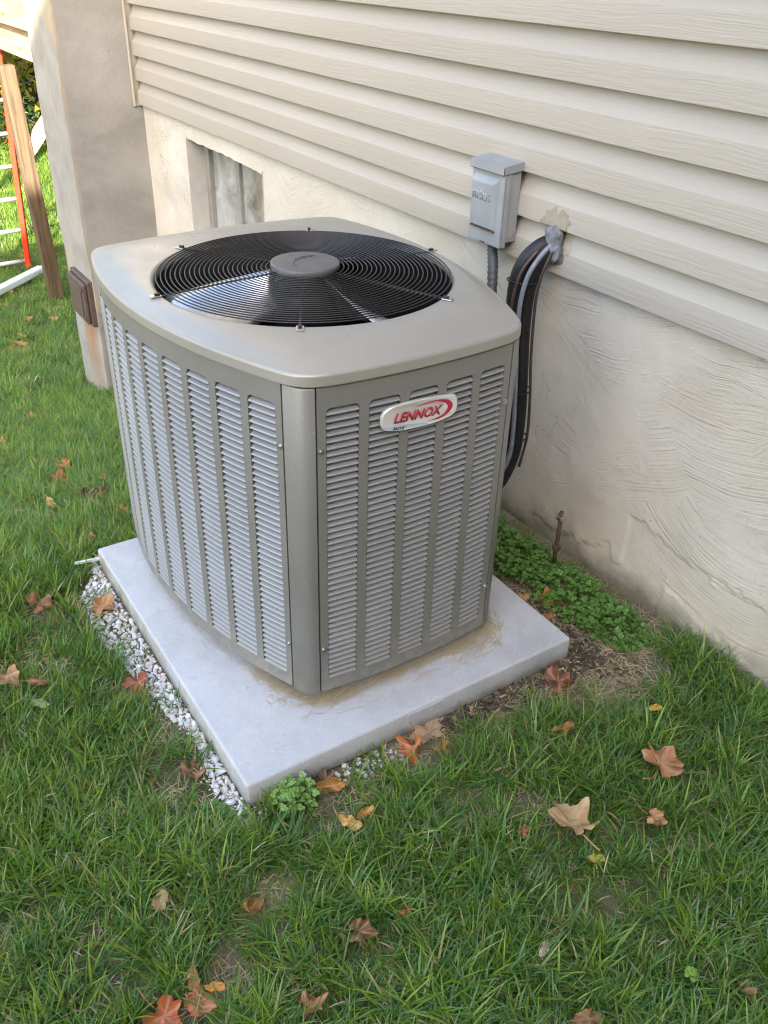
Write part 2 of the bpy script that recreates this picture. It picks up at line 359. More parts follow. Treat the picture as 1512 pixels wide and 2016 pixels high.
M['badge_red'] = simple('crimson_print', (.42, .008, .035), rough=.35)
M['badge_ink'] = simple('black_print', (.02, .02, .025), rough=.4)
M['chip'] = simple('wood_chip', (.38, .25, .14), (.52, .38, .24), 60, .8)
M['mulch'] = simple('dark_bark_mulch', (.035, .026, .02), (.11, .078, .055), 80, .9)
M['bark'] = simple('grey_tree_bark', (.05, .04, .032), (.12, .10, .08), 14, .9, bmp=.6, bscale=30, bdist=.02)
def soil():
    m, nt, b = newmat('lawn_soil'); v = position(nt)
    a = ramp(nt, noise(nt, v, 6, 7, .65), [(.3, (.085, .066, .042)), (.5, (.15, .118, .074)), (.7, (.25, .20, .13))])
    th = ramp(nt, noise(nt, vscale(nt, v, (60, 110, 60)), 1, 5, .7, .8), [(.48, 0), (.62, .8)])
    a = mix(nt, th, a, (.30, .25, .15))
    a = mix(nt, ramp(nt, noise(nt, v, 3.3, 5), [(.45, 0), (.62, .75)]), a, mix(nt, noise(nt, v, 60, 4), (.07, .085, .016), (.14, .15, .035)))
    nt.links.new(a, b.inputs['Base Color']); b.inputs['Roughness'].default_value = .95
    n1 = bump(nt, b, noise(nt, v, 40, 7, .7), .8, .01); bump(nt, b, noise(nt, v, 240, 4, .7), .6, .003, n1); return m
M['soil'] = soil()
def stonem():
    m, nt, b = newmat('white_marble_chip'); v = position(nt); oi = nd(nt, 'ShaderNodeObjectInfo').outputs['Random']
    a = ramp(nt, noise(nt, v, 70, 5, .6), [(.35, (.60, .60, .60)), (.65, (.78, .775, .76))])
    a = mix(nt, ramp(nt, oi, [(.45, 0), (.95, .7)]), a, (.50, .43, .36))
    a = mix(nt, ramp(nt, noise(nt, v, 35, 5), [(.55, 0), (.75, .5)]), a, (.36, .31, .25))
    nt.links.new(a, b.inputs['Base Color']); b.inputs['Roughness'].default_value = .7; bump(nt, b, noise(nt, v, 300, 3), .3, .001); return m
M['stone'] = stonem()
def leafy(name, stops, trans=.52, rough=.36, pos_mix=None):
    """blade / leaf shader: colour varied per instance and by place, light passing through"""
    m, nt, b = newmat(name); oi = nd(nt, 'ShaderNodeObjectInfo').outputs['Random']; v = position(nt)
    f = math_(nt, 'ADD', math_(nt, 'MULTIPLY', oi, .55), math_(nt, 'MULTIPLY', noise(nt, v, 2.6, 4), .45))
    a = ramp(nt, f, stops)
    if pos_mix: a = mix(nt, ramp(nt, noise(nt, v, pos_mix[0], 3), [(pos_mix[1], 0), (pos_mix[2], pos_mix[3])]), a, pos_mix[4])
    nt.links.new(a, b.inputs['Base Color']); b.inputs['Roughness'].default_value = rough
    b.inputs['Specular IOR Level'].default_value = .55
    tr = nd(nt, 'ShaderNodeBsdfTranslucent', {'Color': a}); ms = nd(nt, 'ShaderNodeMixShader', {0: trans})
    nt.links.new(b.outputs[0], ms.inputs[1]); nt.links.new(tr.outputs[0], ms.inputs[2])
    nt.links.new(ms.outputs[0], nt.nodes['Material Output'].inputs[0]); return m
M['grass1'] = leafy('fescue_green', [(.25, (.12, .235, .02)), (.5, (.21, .36, .036)), (.75, (.32, .46, .06))], pos_mix=(1.6, .48, .66, .45, (.22, .32, .05)))
M['grass2'] = leafy('bluegrass_green', [(.25, (.07, .175, .036)), (.5, (.12, .26, .06)), (.75, (.20, .36, .105))])
M['grass3'] = leafy('yellowing_blade', [(.25, (.27, .32, .07)), (.75, (.42, .40, .14))])
M['straw'] = leafy('dead_straw', [(.25, (.32, .24, .13)), (.75, (.54, .44, .27))], trans=.15, rough=.7)
M['clip'] = leafy('dry_clippings', [(.25, (.40, .32, .19)), (.75, (.62, .53, .36))], trans=.3, rough=.7)
M['clover'] = leafy('clover_green', [(.2, (.095, .21, .035)), (.5, (.145, .29, .052)), (.8, (.24, .40, .10))], trans=.25)
def dry_leaf():
    m, nt, b = newmat('dry_autumn_leaf'); oi = nd(nt, 'ShaderNodeObjectInfo'); c = coords(nt)
    base = oi.outputs['Color']
    n = noise(nt, c, 60, 5, .6)
    a = mix(nt, ramp(nt, n, [(.35, .55), (.55, 0)]), base, mix(nt, .6, base, (.06, .035, .02)))
    a = mix(nt, ramp(nt, noise(nt, c, 26, 4), [(.52, 0), (.72, .5)]), a, mix(nt, .5, base, (.62, .42, .20)))
    vein = nd(nt, 'ShaderNodeAttribute', attribute_name='vein').outputs['Fac']
    a = mix(nt, math_(nt, 'MULTIPLY', vein, .55), a, mix(nt, .5, base, (.70, .52, .32)))
    nt.links.new(a, b.inputs['Base Color']); b.inputs['Roughness'].default_value = .6; bump(nt, b, math_(nt, 'ADD', n, vein), .5, .0015)
    tr = nd(nt, 'ShaderNodeBsdfTranslucent', {'Color': a}); ms = nd(nt, 'ShaderNodeMixShader', {0: .22})
    nt.links.new(b.outputs[0], ms.inputs[1]); nt.links.new(tr.outputs[0], ms.inputs[2]); nt.links.new(ms.outputs[0], nt.nodes['Material Output'].inputs[0]); return m
M['leaf'] = dry_leaf()
def tree_leaf(name, stops): return leafy(name, stops, trans=.4)
M['tree1'] = tree_leaf('yellow_green_foliage', [(.2, (.07, .11, .015)), (.5, (.16, .18, .02)), (.8, (.30, .24, .03))])
M['tree2'] = tree_leaf('dark_green_foliage', [(.2, (.025, .055, .012)), (.5, (.05, .09, .018)), (.8, (.10, .14, .03))])
M['tree3'] = tree_leaf('amber_foliage', [(.2, (.16, .13, .02)), (.5, (.28, .19, .025)), (.8, (.38, .22, .03))])

# ------------------------------------------------------------------ ground
def build_ground():
    xs = np.unique(np.concatenate([np.linspace(-60, -12, 17), np.linspace(-12, -1.6, 53), np.linspace(-1.6, 1.6, 107), np.linspace(1.6, 60, 15)]))
    ys = np.unique(np.concatenate([np.linspace(-60, -3, 15), np.linspace(-3, -.8, 18), np.linspace(-.8, 1.5, 78), np.linspace(1.5, 5, 15), np.linspace(5, 60, 12)]))
    Xg, Yg = np.meshgrid(xs, ys, indexing='ij'); Zg = ground_z(Xg)
    V = []
    for x, y, z in zip(Xg.ravel(), Yg.ravel(), Zg.ravel()):
        d = math.hypot(x, y-.3)
        n = .012*mnoise.noise((x*3, y*3, 0)) + (.004*mnoise.noise((x*14, y*14, 5)) if d < 3 else 0) + (.05*mnoise.noise((x*.4, y*.4, 9)) if d > 4 else 0)
        n = min(n, .004) if (-1.02 < x < .02 and -.02 < y < .93) else n
        V.append((x, y, z+n-.004))
    nx, ny = len(xs), len(ys)
    F = [(i*ny+j, (i+1)*ny+j, (i+1)*ny+j+1, i*ny+j+1) for i in range(nx-1) for j in range(ny-1)]
    return props(mesh('lawn_ground', V, F, M['soil'], None, True), kind='structure')
build_ground()

# ------------------------------------------------------------------ house
EXP = .1143; YW = 1.199; ZS = .738
house = empty('house', 'beige vinyl-sided house on a white parged foundation, its wall filling the right side', 'house', loc=(-3.78, 1.23, GZ))
def hpart(o):           # parts are modelled in world coordinates
    o.parent = house; o.matrix_parent_inverse = Matrix.Translation(house.location).inverted(); return o
def siding_profile():
    e = EXP
    return [(.034, e+.016), (.0245, e+.014), (.0235, e*.97), (.0215, e*.86), (.0145, e*.68), (.0060, e*.56), (.0012, e*.515), (.0006, e*.48), (-.0022, .005), (-.0022, .001), (.000, -.0005), (.024, .0015)]
SEAM = {0: -.672, 1: -.672, 2: -.50, 3: -.50, 4: 1.9, 5: 1.9, 6: -2.35, 7: -2.35, 8: .9, 9: .9}
meshes = {}
def plank(x0, x1, k, dy):
    key = (round(x0, 3), round(x1, 3))
    if key not in meshes:
        V, F = prism_x(siding_profile(), x0, x1); o = mesh('siding_plank', V, F, M['vinyl'], None, True); meshes[key] = o.data
    else: o = link(bpy.data.objects.new('siding_plank', meshes[key]))
    es = o.modifiers.new('split', 'EDGE_SPLIT'); es.split_angle = R(17)
    o.location = (0, YW+dy, ZS+k*EXP); hpart(o)
for k in range(44):
    xs_ = SEAM.get(k, (-1.2, 2.7, .6)[(k//2) % 3])
    plank(-3.752, xs_+.03, k, 0); plank(xs_, 7.49, k, -.0016)
# end channel beside the pier
hpart(box('siding_channel', -3.776, -3.760, 1.176, 1.186, ZS-.012, ZS+44*EXP, M['trim'], bev=.002))
hpart(box('siding_channel_back', -3.776, -3.7725, 1.186, 1.235, ZS-.012, ZS+44*EXP, M['trim']))
hpart(box('sheathing', -4.3, 7.4, 1.236, 1.32, ZS-.03, ZS+44*EXP, M['dark']))
# foundation with its window opening; delaminating parge coat near the ground
WX0, WX1, WZ0, WZ1 = -3.19, -2.36, .05, .655
def fbm(x, z, s, o=4, seed=0.0):
    a, t = 0.0, 1.0
    for k in range(o): a += t*mnoise.noise((x*s, seed, z*s)); s *= 2; t *= .55
    return a
def build_foundation():
    xs = np.unique(np.round(np.concatenate([np.linspace(-3.80, -1.0, 113), np.linspace(-1.0, 1.05, 300), np.linspace(1.05, 7.52, 42), [WX0, WX1]]), 5))
    zs = np.unique(np.round(np.concatenate([np.linspace(-1.15, -.12, 24), np.linspace(-.12, .36, 84), np.linspace(.36, .77, 24), [WZ0, WZ1]]), 5))
    V, F = [], []
    for x in xs:
        for z in zs:
            y = 1.228+.005*fbm(x, z, 1.1, 3)+.0016*fbm(x, z, 7, 3, 3.1)
            if z < .30 and x > -1:
                edge = .055+.10*fbm(x, 0, 1.7, 5, 7.7)+.045*fbm(x, z, 13, 5, 2.2)
                top = edge+(.05 if x > -.15 else -.10)
                if z < top: y += .0042
                low = -.012+.05*fbm(x, 0, 2.3, 4, 1.7)+.012*fbm(x, z, 22, 2, 4.2)
                if z < low and x > .0: y -= .005
                if z < .02: y -= .006*(.02-z)/.09
            ragged = .0
            V.append((x, y, z))
    # ragged arris of the opening head
    nx, nz = len(xs), len(zs)
    for i, x in enumerate(xs):
        if WX0 <= x <= WX1:
            j = int(np.where(np.isclose(zs, WZ1))[0][0]); v = V[i*nz+j]
            V[i*nz+j] = (v[0], v[1], v[2]+.006*fbm(x, 0, 18, 3, 5.5) - .008*max(0, (x+2.8)/.5))
    for i in range(nx-1):
        for j in range(nz-1):
            cx, cz = (xs[i]+xs[i+1])/2, (zs[j]+zs[j+1])/2
            if WX0 < cx < WX1 and WZ0 < cz < WZ1: continue
            F.append((i*nz+j, i*nz+j+1, (i+1)*nz+j+1, (i+1)*nz+j)[::-1])
    return hpart(mesh('foundation_wall', V, F, M['stucco'], None, True))
build_foundation()
# reveal
bm = bmesh.new()
for f in ([(WX0, 1.222, WZ0), (WX0, 1.222, WZ1+.012), (WX0, 1.33, WZ1+.012), (WX0, 1.33, WZ0)], [(WX1, 1.222, WZ1), (WX1, 1.222, WZ0), (WX1, 1.33, WZ0), (WX1, 1.33, WZ1)],
          [(WX0, 1.228, WZ1+.004), (WX1, 1.228, WZ1), (WX1, 1.33, WZ1), (WX0, 1.33, WZ1+.004)], [(WX0, 1.33, WZ0), (WX1, 1.33, WZ0), (WX1, 1.222, WZ0-.01), (WX0, 1.222, WZ0-.01)]):
    bm.faces.new([bm.verts.new(p) for p in f])
hpart(bmobj('window_reveal', bm, M['jamb']))
# window: frame > panes, mullion
bm = bmesh.new()
for a in ((WX0, WX0+.045, WZ0, WZ1), (WX1-.045, WX1, WZ0, WZ1), (WX0+.045, WX1-.045, WZ1-.04, WZ1), (WX0+.045, WX1-.045, WZ0, WZ0+.04)):
    bm_box(bm, a[0], a[1], 1.312, 1.36, a[2], a[3], .003)
win = hpart(bmobj('window', bm, M['winframe']))
def wchild(o): o.parent = win; o.matrix_parent_inverse = win.matrix_parent_inverse.copy() if False else Matrix.Identity(4); return o
wchild(box('mullion', -2.845, -2.805, 1.318, 1.352, WZ0+.041, WZ1-.041, M['winframe'], bev=.003))
wchild(box('pane', WX0+.045, -2.846, 1.336, 1.342, WZ0+.04, WZ1-.04, M['pane']))
wchild(box('pane', -2.804, WX1-.045, 1.336, 1.342, WZ0+.04, WZ1-.04, M['pane']))
hpart(box('cellar_back', -4.2, 7.4, 1.62, 1.66, -1.2, .75, M['dark']))
# side wall, roof and an unseen wing added behind the camera to shade the unit
EAVE = ZS+44*EXP
hpart(box('end_wall', -4.36, -4.32, 1.232, 9.0, -1.3, EAVE, M['vinyl']))
bm = bmesh.new()
pts = [(-4.7, .85, EAVE-.02), (7.9, .85, EAVE-.02), (7.9, 5.2, EAVE+2.2), (-4.7, 5.2, EAVE+2.2), (7.9, 9.6, EAVE-.02), (-4.7, 9.6, EAVE-.02)]
vv = [bm.verts.new(p) for p in pts]; bm.faces.new((vv[0], vv[1], vv[2], vv[3])); bm.faces.new((vv[3], vv[2], vv[4], vv[5]))
rf_ = hpart(bmobj('roof', bm, M['roof'])); s_ = rf_.modifiers.new('thickness', 'SOLIDIFY'); s_.thickness = .15
WXX = 7.5; WEAVE = 7.07  # added wing: distance and eave height set where its shadow should end
acc = Acc()
for k in range(int((WEAVE-ZS)/EXP)):
    z = ZS+k*EXP
    P = [(WXX+.016, z+EXP), (WXX+.004, z+EXP*.62), (WXX, z+EXP*.5), (WXX-.001, z), (WXX+.02, z)]
    Vw = [(p[0], -15.0, p[1]) for p in P]+[(p[0], 1.19, p[1]) for p in P]
    acc.add(Vw, [(i, i+1, 6+i, 5+i) for i in range(4)])
hpart(acc.build('shade_wing_wall', M['vinyl']))
hpart(box('shade_wing_foundation', WXX+.03, WXX+.2, -15.0, 1.22, -.3, ZS+.03, M['stucco']))
hpart(box('shade_wing_body', WXX+.03, WXX+6, -14.98, 1.18, ZS+.035, WEAVE-.01, M['vinyl']))
bm = bmesh.new()
vv = [bm.verts.new(p) for p in [(WXX-.3, -15.3, WEAVE-.15), (WXX-.3, 1.5, WEAVE-.15), (WXX+3.1, 1.5, WEAVE+1.4), (WXX+3.1, -15.3, WEAVE+1.4), (WXX+6.4, 1.5, WEAVE-.15), (WXX+6.4, -15.3, WEAVE-.15)]]
bm.faces.new((vv[0], vv[1], vv[2], vv[3])); bm.faces.new((vv[3], vv[2], vv[4], vv[5]))
rf_ = hpart(bmobj('shade_wing_roof', bm, M['roof'])); s_ = rf_.modifiers.new('thickness', 'SOLIDIFY'); s_.thickness = .15

# ------------------------------------------------------------------ concrete pier with brown cover
def build_pier():
    x0, x1, y0, y1, z0, z1 = -4.28, -3.778, .822, 1.30, -1.15, 2.7
    V, F = [], []
    def face(fn, nu, nv):
        o = len(V)
        for i in range(nu+1):
            for j in range(nv+1): V.append(fn(i/nu, j/nv))
        for i in range(nu):
            for j in range(nv): F.append((o+i*(nv+1)+j, o+(i+1)*(nv+1)+j, o+(i+1)*(nv+1)+j+1, o+i*(nv+1)+j+1))
    def corner(t, z):   # wavering front arris
        return .009*fbm(t, z, 2.0, 4, 3.3)
    face(lambda u, v: (x1+.006*fbm(u, v*8, 1.2, 4, 1.1), y0+(y1-y0)*u+(corner(0, z0+(z1-z0)*v) if u == 0 else 0), z0+(z1-z0)*v), 20, 130)
    face(lambda u, v: (x0+(x1-x0)*u+(.006*fbm(0, v*8, 1.2, 4, 1.1) if u == 1 else 0), y0+corner(0, z0+(z1-z0)*v)+.004*fbm(u*2, v*9, 1.0, 3, 8)*(1-u), z0+(z1-z0)*v), 14, 130)
    face(lambda u, v: (x0, y1+(y0-y1)*u, z0+(z1-z0)*v), 4, 10)
    face(lambda u, v: (x0+(x1-x0)*u, y0+(y1-y0)*v, z1), 1, 1)
    p = mesh('concrete_pier', V, F, M['pier'], None, True)
    e_ = p.modifiers.new('split', 'EDGE_SPLIT'); e_.split_angle = R(40)
    return props(p, 'tall weathered grey concrete pier at the far end of the siding', 'pier')
build_pier()
cov = empty('outlet_cover', 'brown metal outlet cover on the pier with a rust run below it', 'outlet cover', loc=(-3.96, .81, -.29))
def child(p, o):
    o.parent = p; o.matrix_parent_inverse = Matrix.Translation(p.location).inverted(); return o
child(cov, box('back_box', -4.13, -3.80, .797, .835, -.43, -.165, M['brownbox'], bev=.006))
child(cov, box('cover_plate', -4.115, -3.815, .774, .7965, -.415, -.18, M['brownbox'], bev=.008))
child(cov, box('raised_panel', -4.09, -3.86, .7685, .7735, -.39, -.205, M['brownbox'], bev=.002))
for z in (-.39, -.225): child(cov, box('hinge', -3.836, -3.822, .764, .7735, z, z+.022, M['brownbox'], bev=.003))

# ------------------------------------------------------------------ deck beyond the pier, ladder, downspout
deck = empty('deck', 'raised lumber deck on a wooden post, sunlit, beyond the pier', 'deck', loc=(-6.94, 1.33, -1.33))
def dpart(o): return child(deck, o)
pl = bmesh.new()
Mp = Matrix.Translation((-6.94, 1.31, -1.42)) @ Matrix.Rotation(R(2.2), 4, 'X')
bm_box(pl, -.058, .058, -.058, .058, 0, 2.03, .006, Mp)
dpart(bmobj('post', pl, M['woodz']))
Mb = Matrix.Translation((-6.94, 1.26, -.06)) @ Matrix.Rotation(R(-42), 4, 'X')
dpart(box('brace', -.045, .045, -.05, .05, 0, 1.0, M['woody'], bev=.004, M=Mb))
dpart(box('beam', -12.0, -4.9, 1.44, 1.478, .62, .86, M['woodx'], bev=.004))
dpart(box('beam', -12.0, -4.9, 1.482, 1.52, .618, .858, M['woodx'], bev=.004))
dpart(box('rim_board', -12.0, -4.9, 1.36, 1.398, .864, 1.10, M['woodx'], bev=.004))
for k in range(15):
    x = -11.9+k*.48
    dpart(box('joist', x, x+.038, 1.40, 4.4, .866, 1.095, M['woody']))
for k in range(21):
    y = 1.32+k*.146
    dpart(box('deck_board', -12.0, -4.9, y, y+.140, 1.102, 1.128, M['woodx'], bev=.003))
for (x, y) in ((-10.6, 1.32), (-10.6, 4.2), (-7.2, 4.2)):
    dpart(box('post', x-.065, x+.065, y-.065, y+.065, -1.5, .60 if y < 2 else .86, M['woodz'], bev=.006))
lad = empty('ladder', 'red fibreglass ladder with silver rungs leaning against the deck beam', 'ladder', loc=(-8.2, 1.2, -1.39))
LB = Vector((-8.147, 1.345, -1.39)); LTp = Vector((-8.66, 1.575, .84)); side = Vector((.02, -.335, 0))
for s in (0, 1):
    a, b_ = LB+side*s, LTp+side*s
    d_ = (b_-a); L_ = d_.length; q = d_.to_track_quat('Z', 'X').to_matrix().to_4x4()
    bm = bmesh.new(); Mx = Matrix.Translation(a) @ q
    bm_box(bm, -.032, .032, -.024, .024, 0, L_, .004, Mx)
    child(lad, bmobj('rail', bm, M['red']))
    child(lad, box('foot', -.045, .045, -.025, .025, -.02, .03, M['rubber'], bev=.004, M=Mx))
for k in range(8):
    t = .05+k*.128; a = LB.lerp(LTp, t)
    P = [a+side*.03, a+side*.97]
    child(lad, tube('rung', P, .020, M['alu'], n=8))
rp = catmull([(-8.33, 1.02, .25), (-8.25, 1.12, -.25), (-8.2, 1.17, -.55), (-8.17, 1.10, -.68), (-8.2, .98, -.62), (-8.28, .95, -.3), (-8.36, .97, .25)], 8)
props(tube('hanging_cord', rp, .006, M['cord'], n=5), 'pale cord looped over the rungs of the red ladder', 'cord')
wp = catmull([(-8.2, 1.12, -.62), (-8.15, 1.2, -.9), (-8.08, 1.18, -1.1), (-8.02, 1.28, -1.25), (-7.96, 1.24, -1.32)], 6)
props(tube('thin_wire', wp, .003, M['black'], n=4), 'thin black wire dangling below the ladder rungs to the lawn', 'wire')
# downspout length on the grass
A_, B_ = Vector((-6.95, .62, -1.22)), Vector((-7.62, 1.20, -1.27))
dd_ = (B_-A_); q = dd_.to_track_quat('X', 'Z').to_matrix().to_4x4()
props(box('downspout', -.6, dd_.length+.32, -.04, .04, -.033, .033, M['white'], bev=.012, M=Matrix.Translation(A_) @ q), 'white plastic downspout length lying on the grass against the deck post', 'downspout')

# ------------------------------------------------------------------ pad
def build_pad():
    pad = empty('equipment_pad', 'pale grey concrete pad lying under the air conditioner', 'pad', loc=(-.49, .45, GZ))
    bm = bmesh.new(); bm_box(bm, -.9884, 0, 0, .899, -.072, 0, .0075, seg=3)
    bmesh.ops.bevel(bm, geom=[], offset=0)
    o = bmobj('slab', bm, M['pad'], None, True); child(pad, o)
    e_ = o.modifiers.new('split', 'EDGE_SPLIT'); e_.split_angle = R(40)
    child(pad, box('mould_plate', -.001, .0016, .40, .50, -.030, -.0085, M['padplate'], bev=.0006))
    child(pad, box('mould_plate', -.45, -.37, -.0016, .001, -.034, -.0085, M['padplate'], bev=.0006))
    return pad
build_pad()

# ------------------------------------------------------------------ air conditioner
XM, YM = -.5948, .4790          # centre of the fan opening
PITCH, WID = .0888, .0694; ZB, ZT = .0757, .7426; PZ0, PZ1 = .040, .786
LXV, LYV, LR, LB4 = -.695, .0782, 1.1198, -.0317        # bowed long side
FX, FY, FR = -.1049, .4733, 1.656                        # bowed short side
_u = np.linspace(-.75, .75, 3001); _dy = _u/LR+4*LB4*_u**3
_L = np.concatenate([[0], np.cumsum(.5*(np.sqrt(1+_dy[1:]**2)+np.sqrt(1+_dy[:-1]**2))*np.diff(_u))]); _L -= _L[1500]
SC = .092; SL = .4485; SF = .2295; SB = .292
def arcL(s):
    u = float(np.interp(s+SC, _L, _u)); d = u/LR+4*LB4*u**3; h = math.hypot(1, d)
    return (LXV+u, LYV+u*u/(2*LR)+LB4*u**4), (d/h, -1/h)
def arcF(s): t = s/FR; return (FX-FR*(1-math.cos(t)), FY+FR*math.sin(t)), (math.cos(t), math.sin(t))
def arcR(s): (x, y), (nx, ny) = arcL(s); return (x, 2*FY-y), (nx, -ny)
def arcB(s): t = s/FR; return (-1.088+FR*(1-math.cos(t)), FY+FR*math.sin(t)), (-math.cos(t), math.sin(t))
unit = empty('air_conditioner', 'taupe grey louvred air conditioner standing on the concrete pad', 'air conditioner', loc=(XM, YM, 0))
def up(o): return child(unit, o)
def P3(arc, s, z, d=0.0):
    (x, y), (nx, ny) = arc(s); return (x+nx*d, y+ny*d, z)
def panel(arc, half, ncol, name='louver_panel', flip=False):
    """sheet metal frame with column openings, edges folded inwards"""
    tot = (ncol-1)*PITCH+WID
    cuts = [-half]
    for k in range(ncol): cuts += [-tot/2+k*PITCH, -tot/2+k*PITCH+WID]
    cuts.append(half)
    ss, tag = [], []
    for i in range(len(cuts)-1):
        nsub = 5 if i % 2 else (2 if 0 < i < len(cuts)-2 else 3)
        for j in range(nsub): ss.append(cuts[i]+(cuts[i+1]-cuts[i])*j/nsub); tag.append(i % 2 == 1)
    ss.append(cuts[-1])
    rows = [(PZ0, -.012), (PZ0, -.002), (PZ0+.002, 0), (ZB, 0), (ZT, 0), (PZ1-.003, 0), (PZ1-.0005, -.0015), (PZ1, -.0045), (PZ1, -.014)]
    V = [P3(arc, s, z, d) for s in ss for z, d in rows]; nr = len(rows); F = []
    for i in range(len(ss)-1):
        for j in range(nr-1):
            if tag[i] and j == 3: continue
            F.append((i*nr+j, (i+1)*nr+j, (i+1)*nr+j+1, i*nr+j+1))
    def quad(a, b, c, d): 
        o = len(V); V.extend([a, b, c, d]); F.append((o, o+1, o+2, o+3))
    # folded vertical edges of the panel and returns round every opening
    for s in (-half, half): quad(P3(arc, s, PZ0), P3(arc, s, PZ1-.003), P3(arc, s, PZ1-.003, -.014), P3(arc, s, PZ0, -.014))
    for k in range(ncol):
        a, b = cuts[1+2*k], cuts[2+2*k]
        for s in (a, b): quad(P3(arc, s, ZB), P3(arc, s, ZT), P3(arc, s, ZT, -.006), P3(arc, s, ZB, -.006))
        quad(P3(arc, a, ZT), P3(arc, b, ZT), P3(arc, b, ZT, -.006), P3(arc, a, ZT, -.006))
        # rounded top corners of the opening
        r = .011
        for s0, sg in ((a, 1), (b, -1)):
            arcpts = [P3(arc, s0+sg*r*(1-math.sin(t)), ZT-r*(1-math.cos(t)), -.0004) for t in np.linspace(0, math.pi/2, 5)]
            o = len(V); V.append(P3(arc, s0, ZT, -.0004)); V.extend(arcpts); F.extend([(o, o+1+i, o+2+i) for i in range(4)])
    o = mesh(name, V, F, M['paint'])
    bm = bmesh.new(); bm.from_mesh(o.data); bmesh.ops.remove_doubles(bm, verts=bm.verts, dist=1e-5); bmesh.ops.recalc_face_normals(bm, faces=bm.faces); bm.to_mesh(o.data); bm.free()
    return up(o), cuts
NL = 46; LP = (ZT-ZB)/NL
def louver_vf(arc, s0, s1, k):
    zb = ZB+k*LP; prof = [(-.0215, zb+LP*1.06), (-.0180, zb+LP*.88), (-.0100, zb+LP*.56), (-.0020, zb+LP*.20), (.0014, zb+LP*.06), (-.0006, zb+LP*.015), (-.004, zb+LP*.03)]
    ss = np.linspace(s0+.0012, s1-.0012, 4); V = [P3(arc, s, z, d) for s in ss for d, z in prof]; n = len(prof)
    F = [(i*n+j, (i+1)*n+j, (i+1)*n+j+1, i*n+j+1) for i in range(3) for j in range(n-1)]
    return V, F
def louvers(arc, pn, cuts, ncol, singles):
    acc = Acc()
    for c_ in range(ncol):
        a, b = cuts[1+2*c_], cuts[2+2*c_]
        for k in range(NL):
            V, F = louver_vf(arc, a, b, k)
            if (c_, k) in singles:
                o = mesh('louver', V, F, M['louver'], None, True); o.parent = pn
            else: acc.add(V, F)
    if acc.V:
        o = acc.build('louvers', M['louver'], None, True); o.parent = pn; o['kind'] = 'stuff'
pf_, cf_ = panel(arcF, SF, 5); louvers(arcF, pf_, cf_, 5, {(c_, k) for c_ in range(5) for k in range(NL)})
pl_, cl_ = panel(arcL, SL, 10)
near = [(c_, k) for c_ in (9, 8, 7) for k in range(NL-1, -1, -1)][:70]
louvers(arcL, pl_, cl_, 10, set(near))
pr_, cr_ = panel(arcR, SL, 10); louvers(arcR, pr_, cr_, 10, set())
pb_, cb_ = panel(arcB, SB, 6); louvers(arcB, pb_, cb_, 6, set())
# corner posts
GAP = .0035
def tang(arc, s): a, b = arc(s-1e-3)[0], arc(s+1e-3)[0]; v = Vector((b[0]-a[0], b[1]-a[1])); return v.normalized()
def corner_curve(aA, sA, dA, aB, sB, dB, d=0.0, n=10):
    A = Vector(aA(sA+dA*GAP)[0]); B = Vector(aB(sB-dB*GAP)[0]); ta = tang(aA, sA)*dA; tb = tang(aB, sB)*dB
    k = (B-A).length*.42; out = []
    for i in range(n+1):
        t = i/n; p0, p1, p2, p3 = A, A+ta*k, B-tb*k, B
        p = p0*(1-t)**3+p1*3*t*(1-t)**2+p2*3*t*t*(1-t)+p3*t**3
        dv = (p1-p0)*(1-t)**2+(p2-p1)*2*t*(1-t)+(p3-p2)*t*t; dv.normalize(); nrm = Vector((dv.y, -dv.x))
        out.append((p+nrm*d, nrm))
    return out
CORNERS = [(arcL, SL, 1, arcF, -SF, 1), (arcF, SF, 1, arcR, SL, -1), (arcR, -SL, -1, arcB, SB, -1), (arcB, -SB, -1, arcL, -SL, 1)]
def corner_post(cn):
    rows = [(PZ0-.006, -.012), (PZ0-.006, -.002), (PZ0-.004, 0), (PZ1-.003, 0), (PZ1-.0005, -.0015), (PZ1, -.0045), (PZ1, -.014)]
    V, F = [], []; C = corner_curve(*cn); nr = len(rows)
    cols = [(C[0][0]-C[0][1]*.014, C[0][1], True)]+[(p, n, False) for p, n in C]+[(C[-1][0]-C[-1][1]*.014, C[-1][1], True)]
    for p, n, inner in cols:
        for z, d in rows:
            q = p if inner else p+n*d
            V.append((q.x, q.y, z))
    F = [(i*nr+j, (i+1)*nr+j, (i+1)*nr+j+1, i*nr+j+1) for i in range(len(cols)-1) for j in range(nr-1)]
    o = mesh('corner_post', V, F, M['paint'], None, True); e_ = o.modifiers.new('split', 'EDGE_SPLIT'); e_.split_angle = R(45); return up(o)
for cn in CORNERS: corner_post(cn)
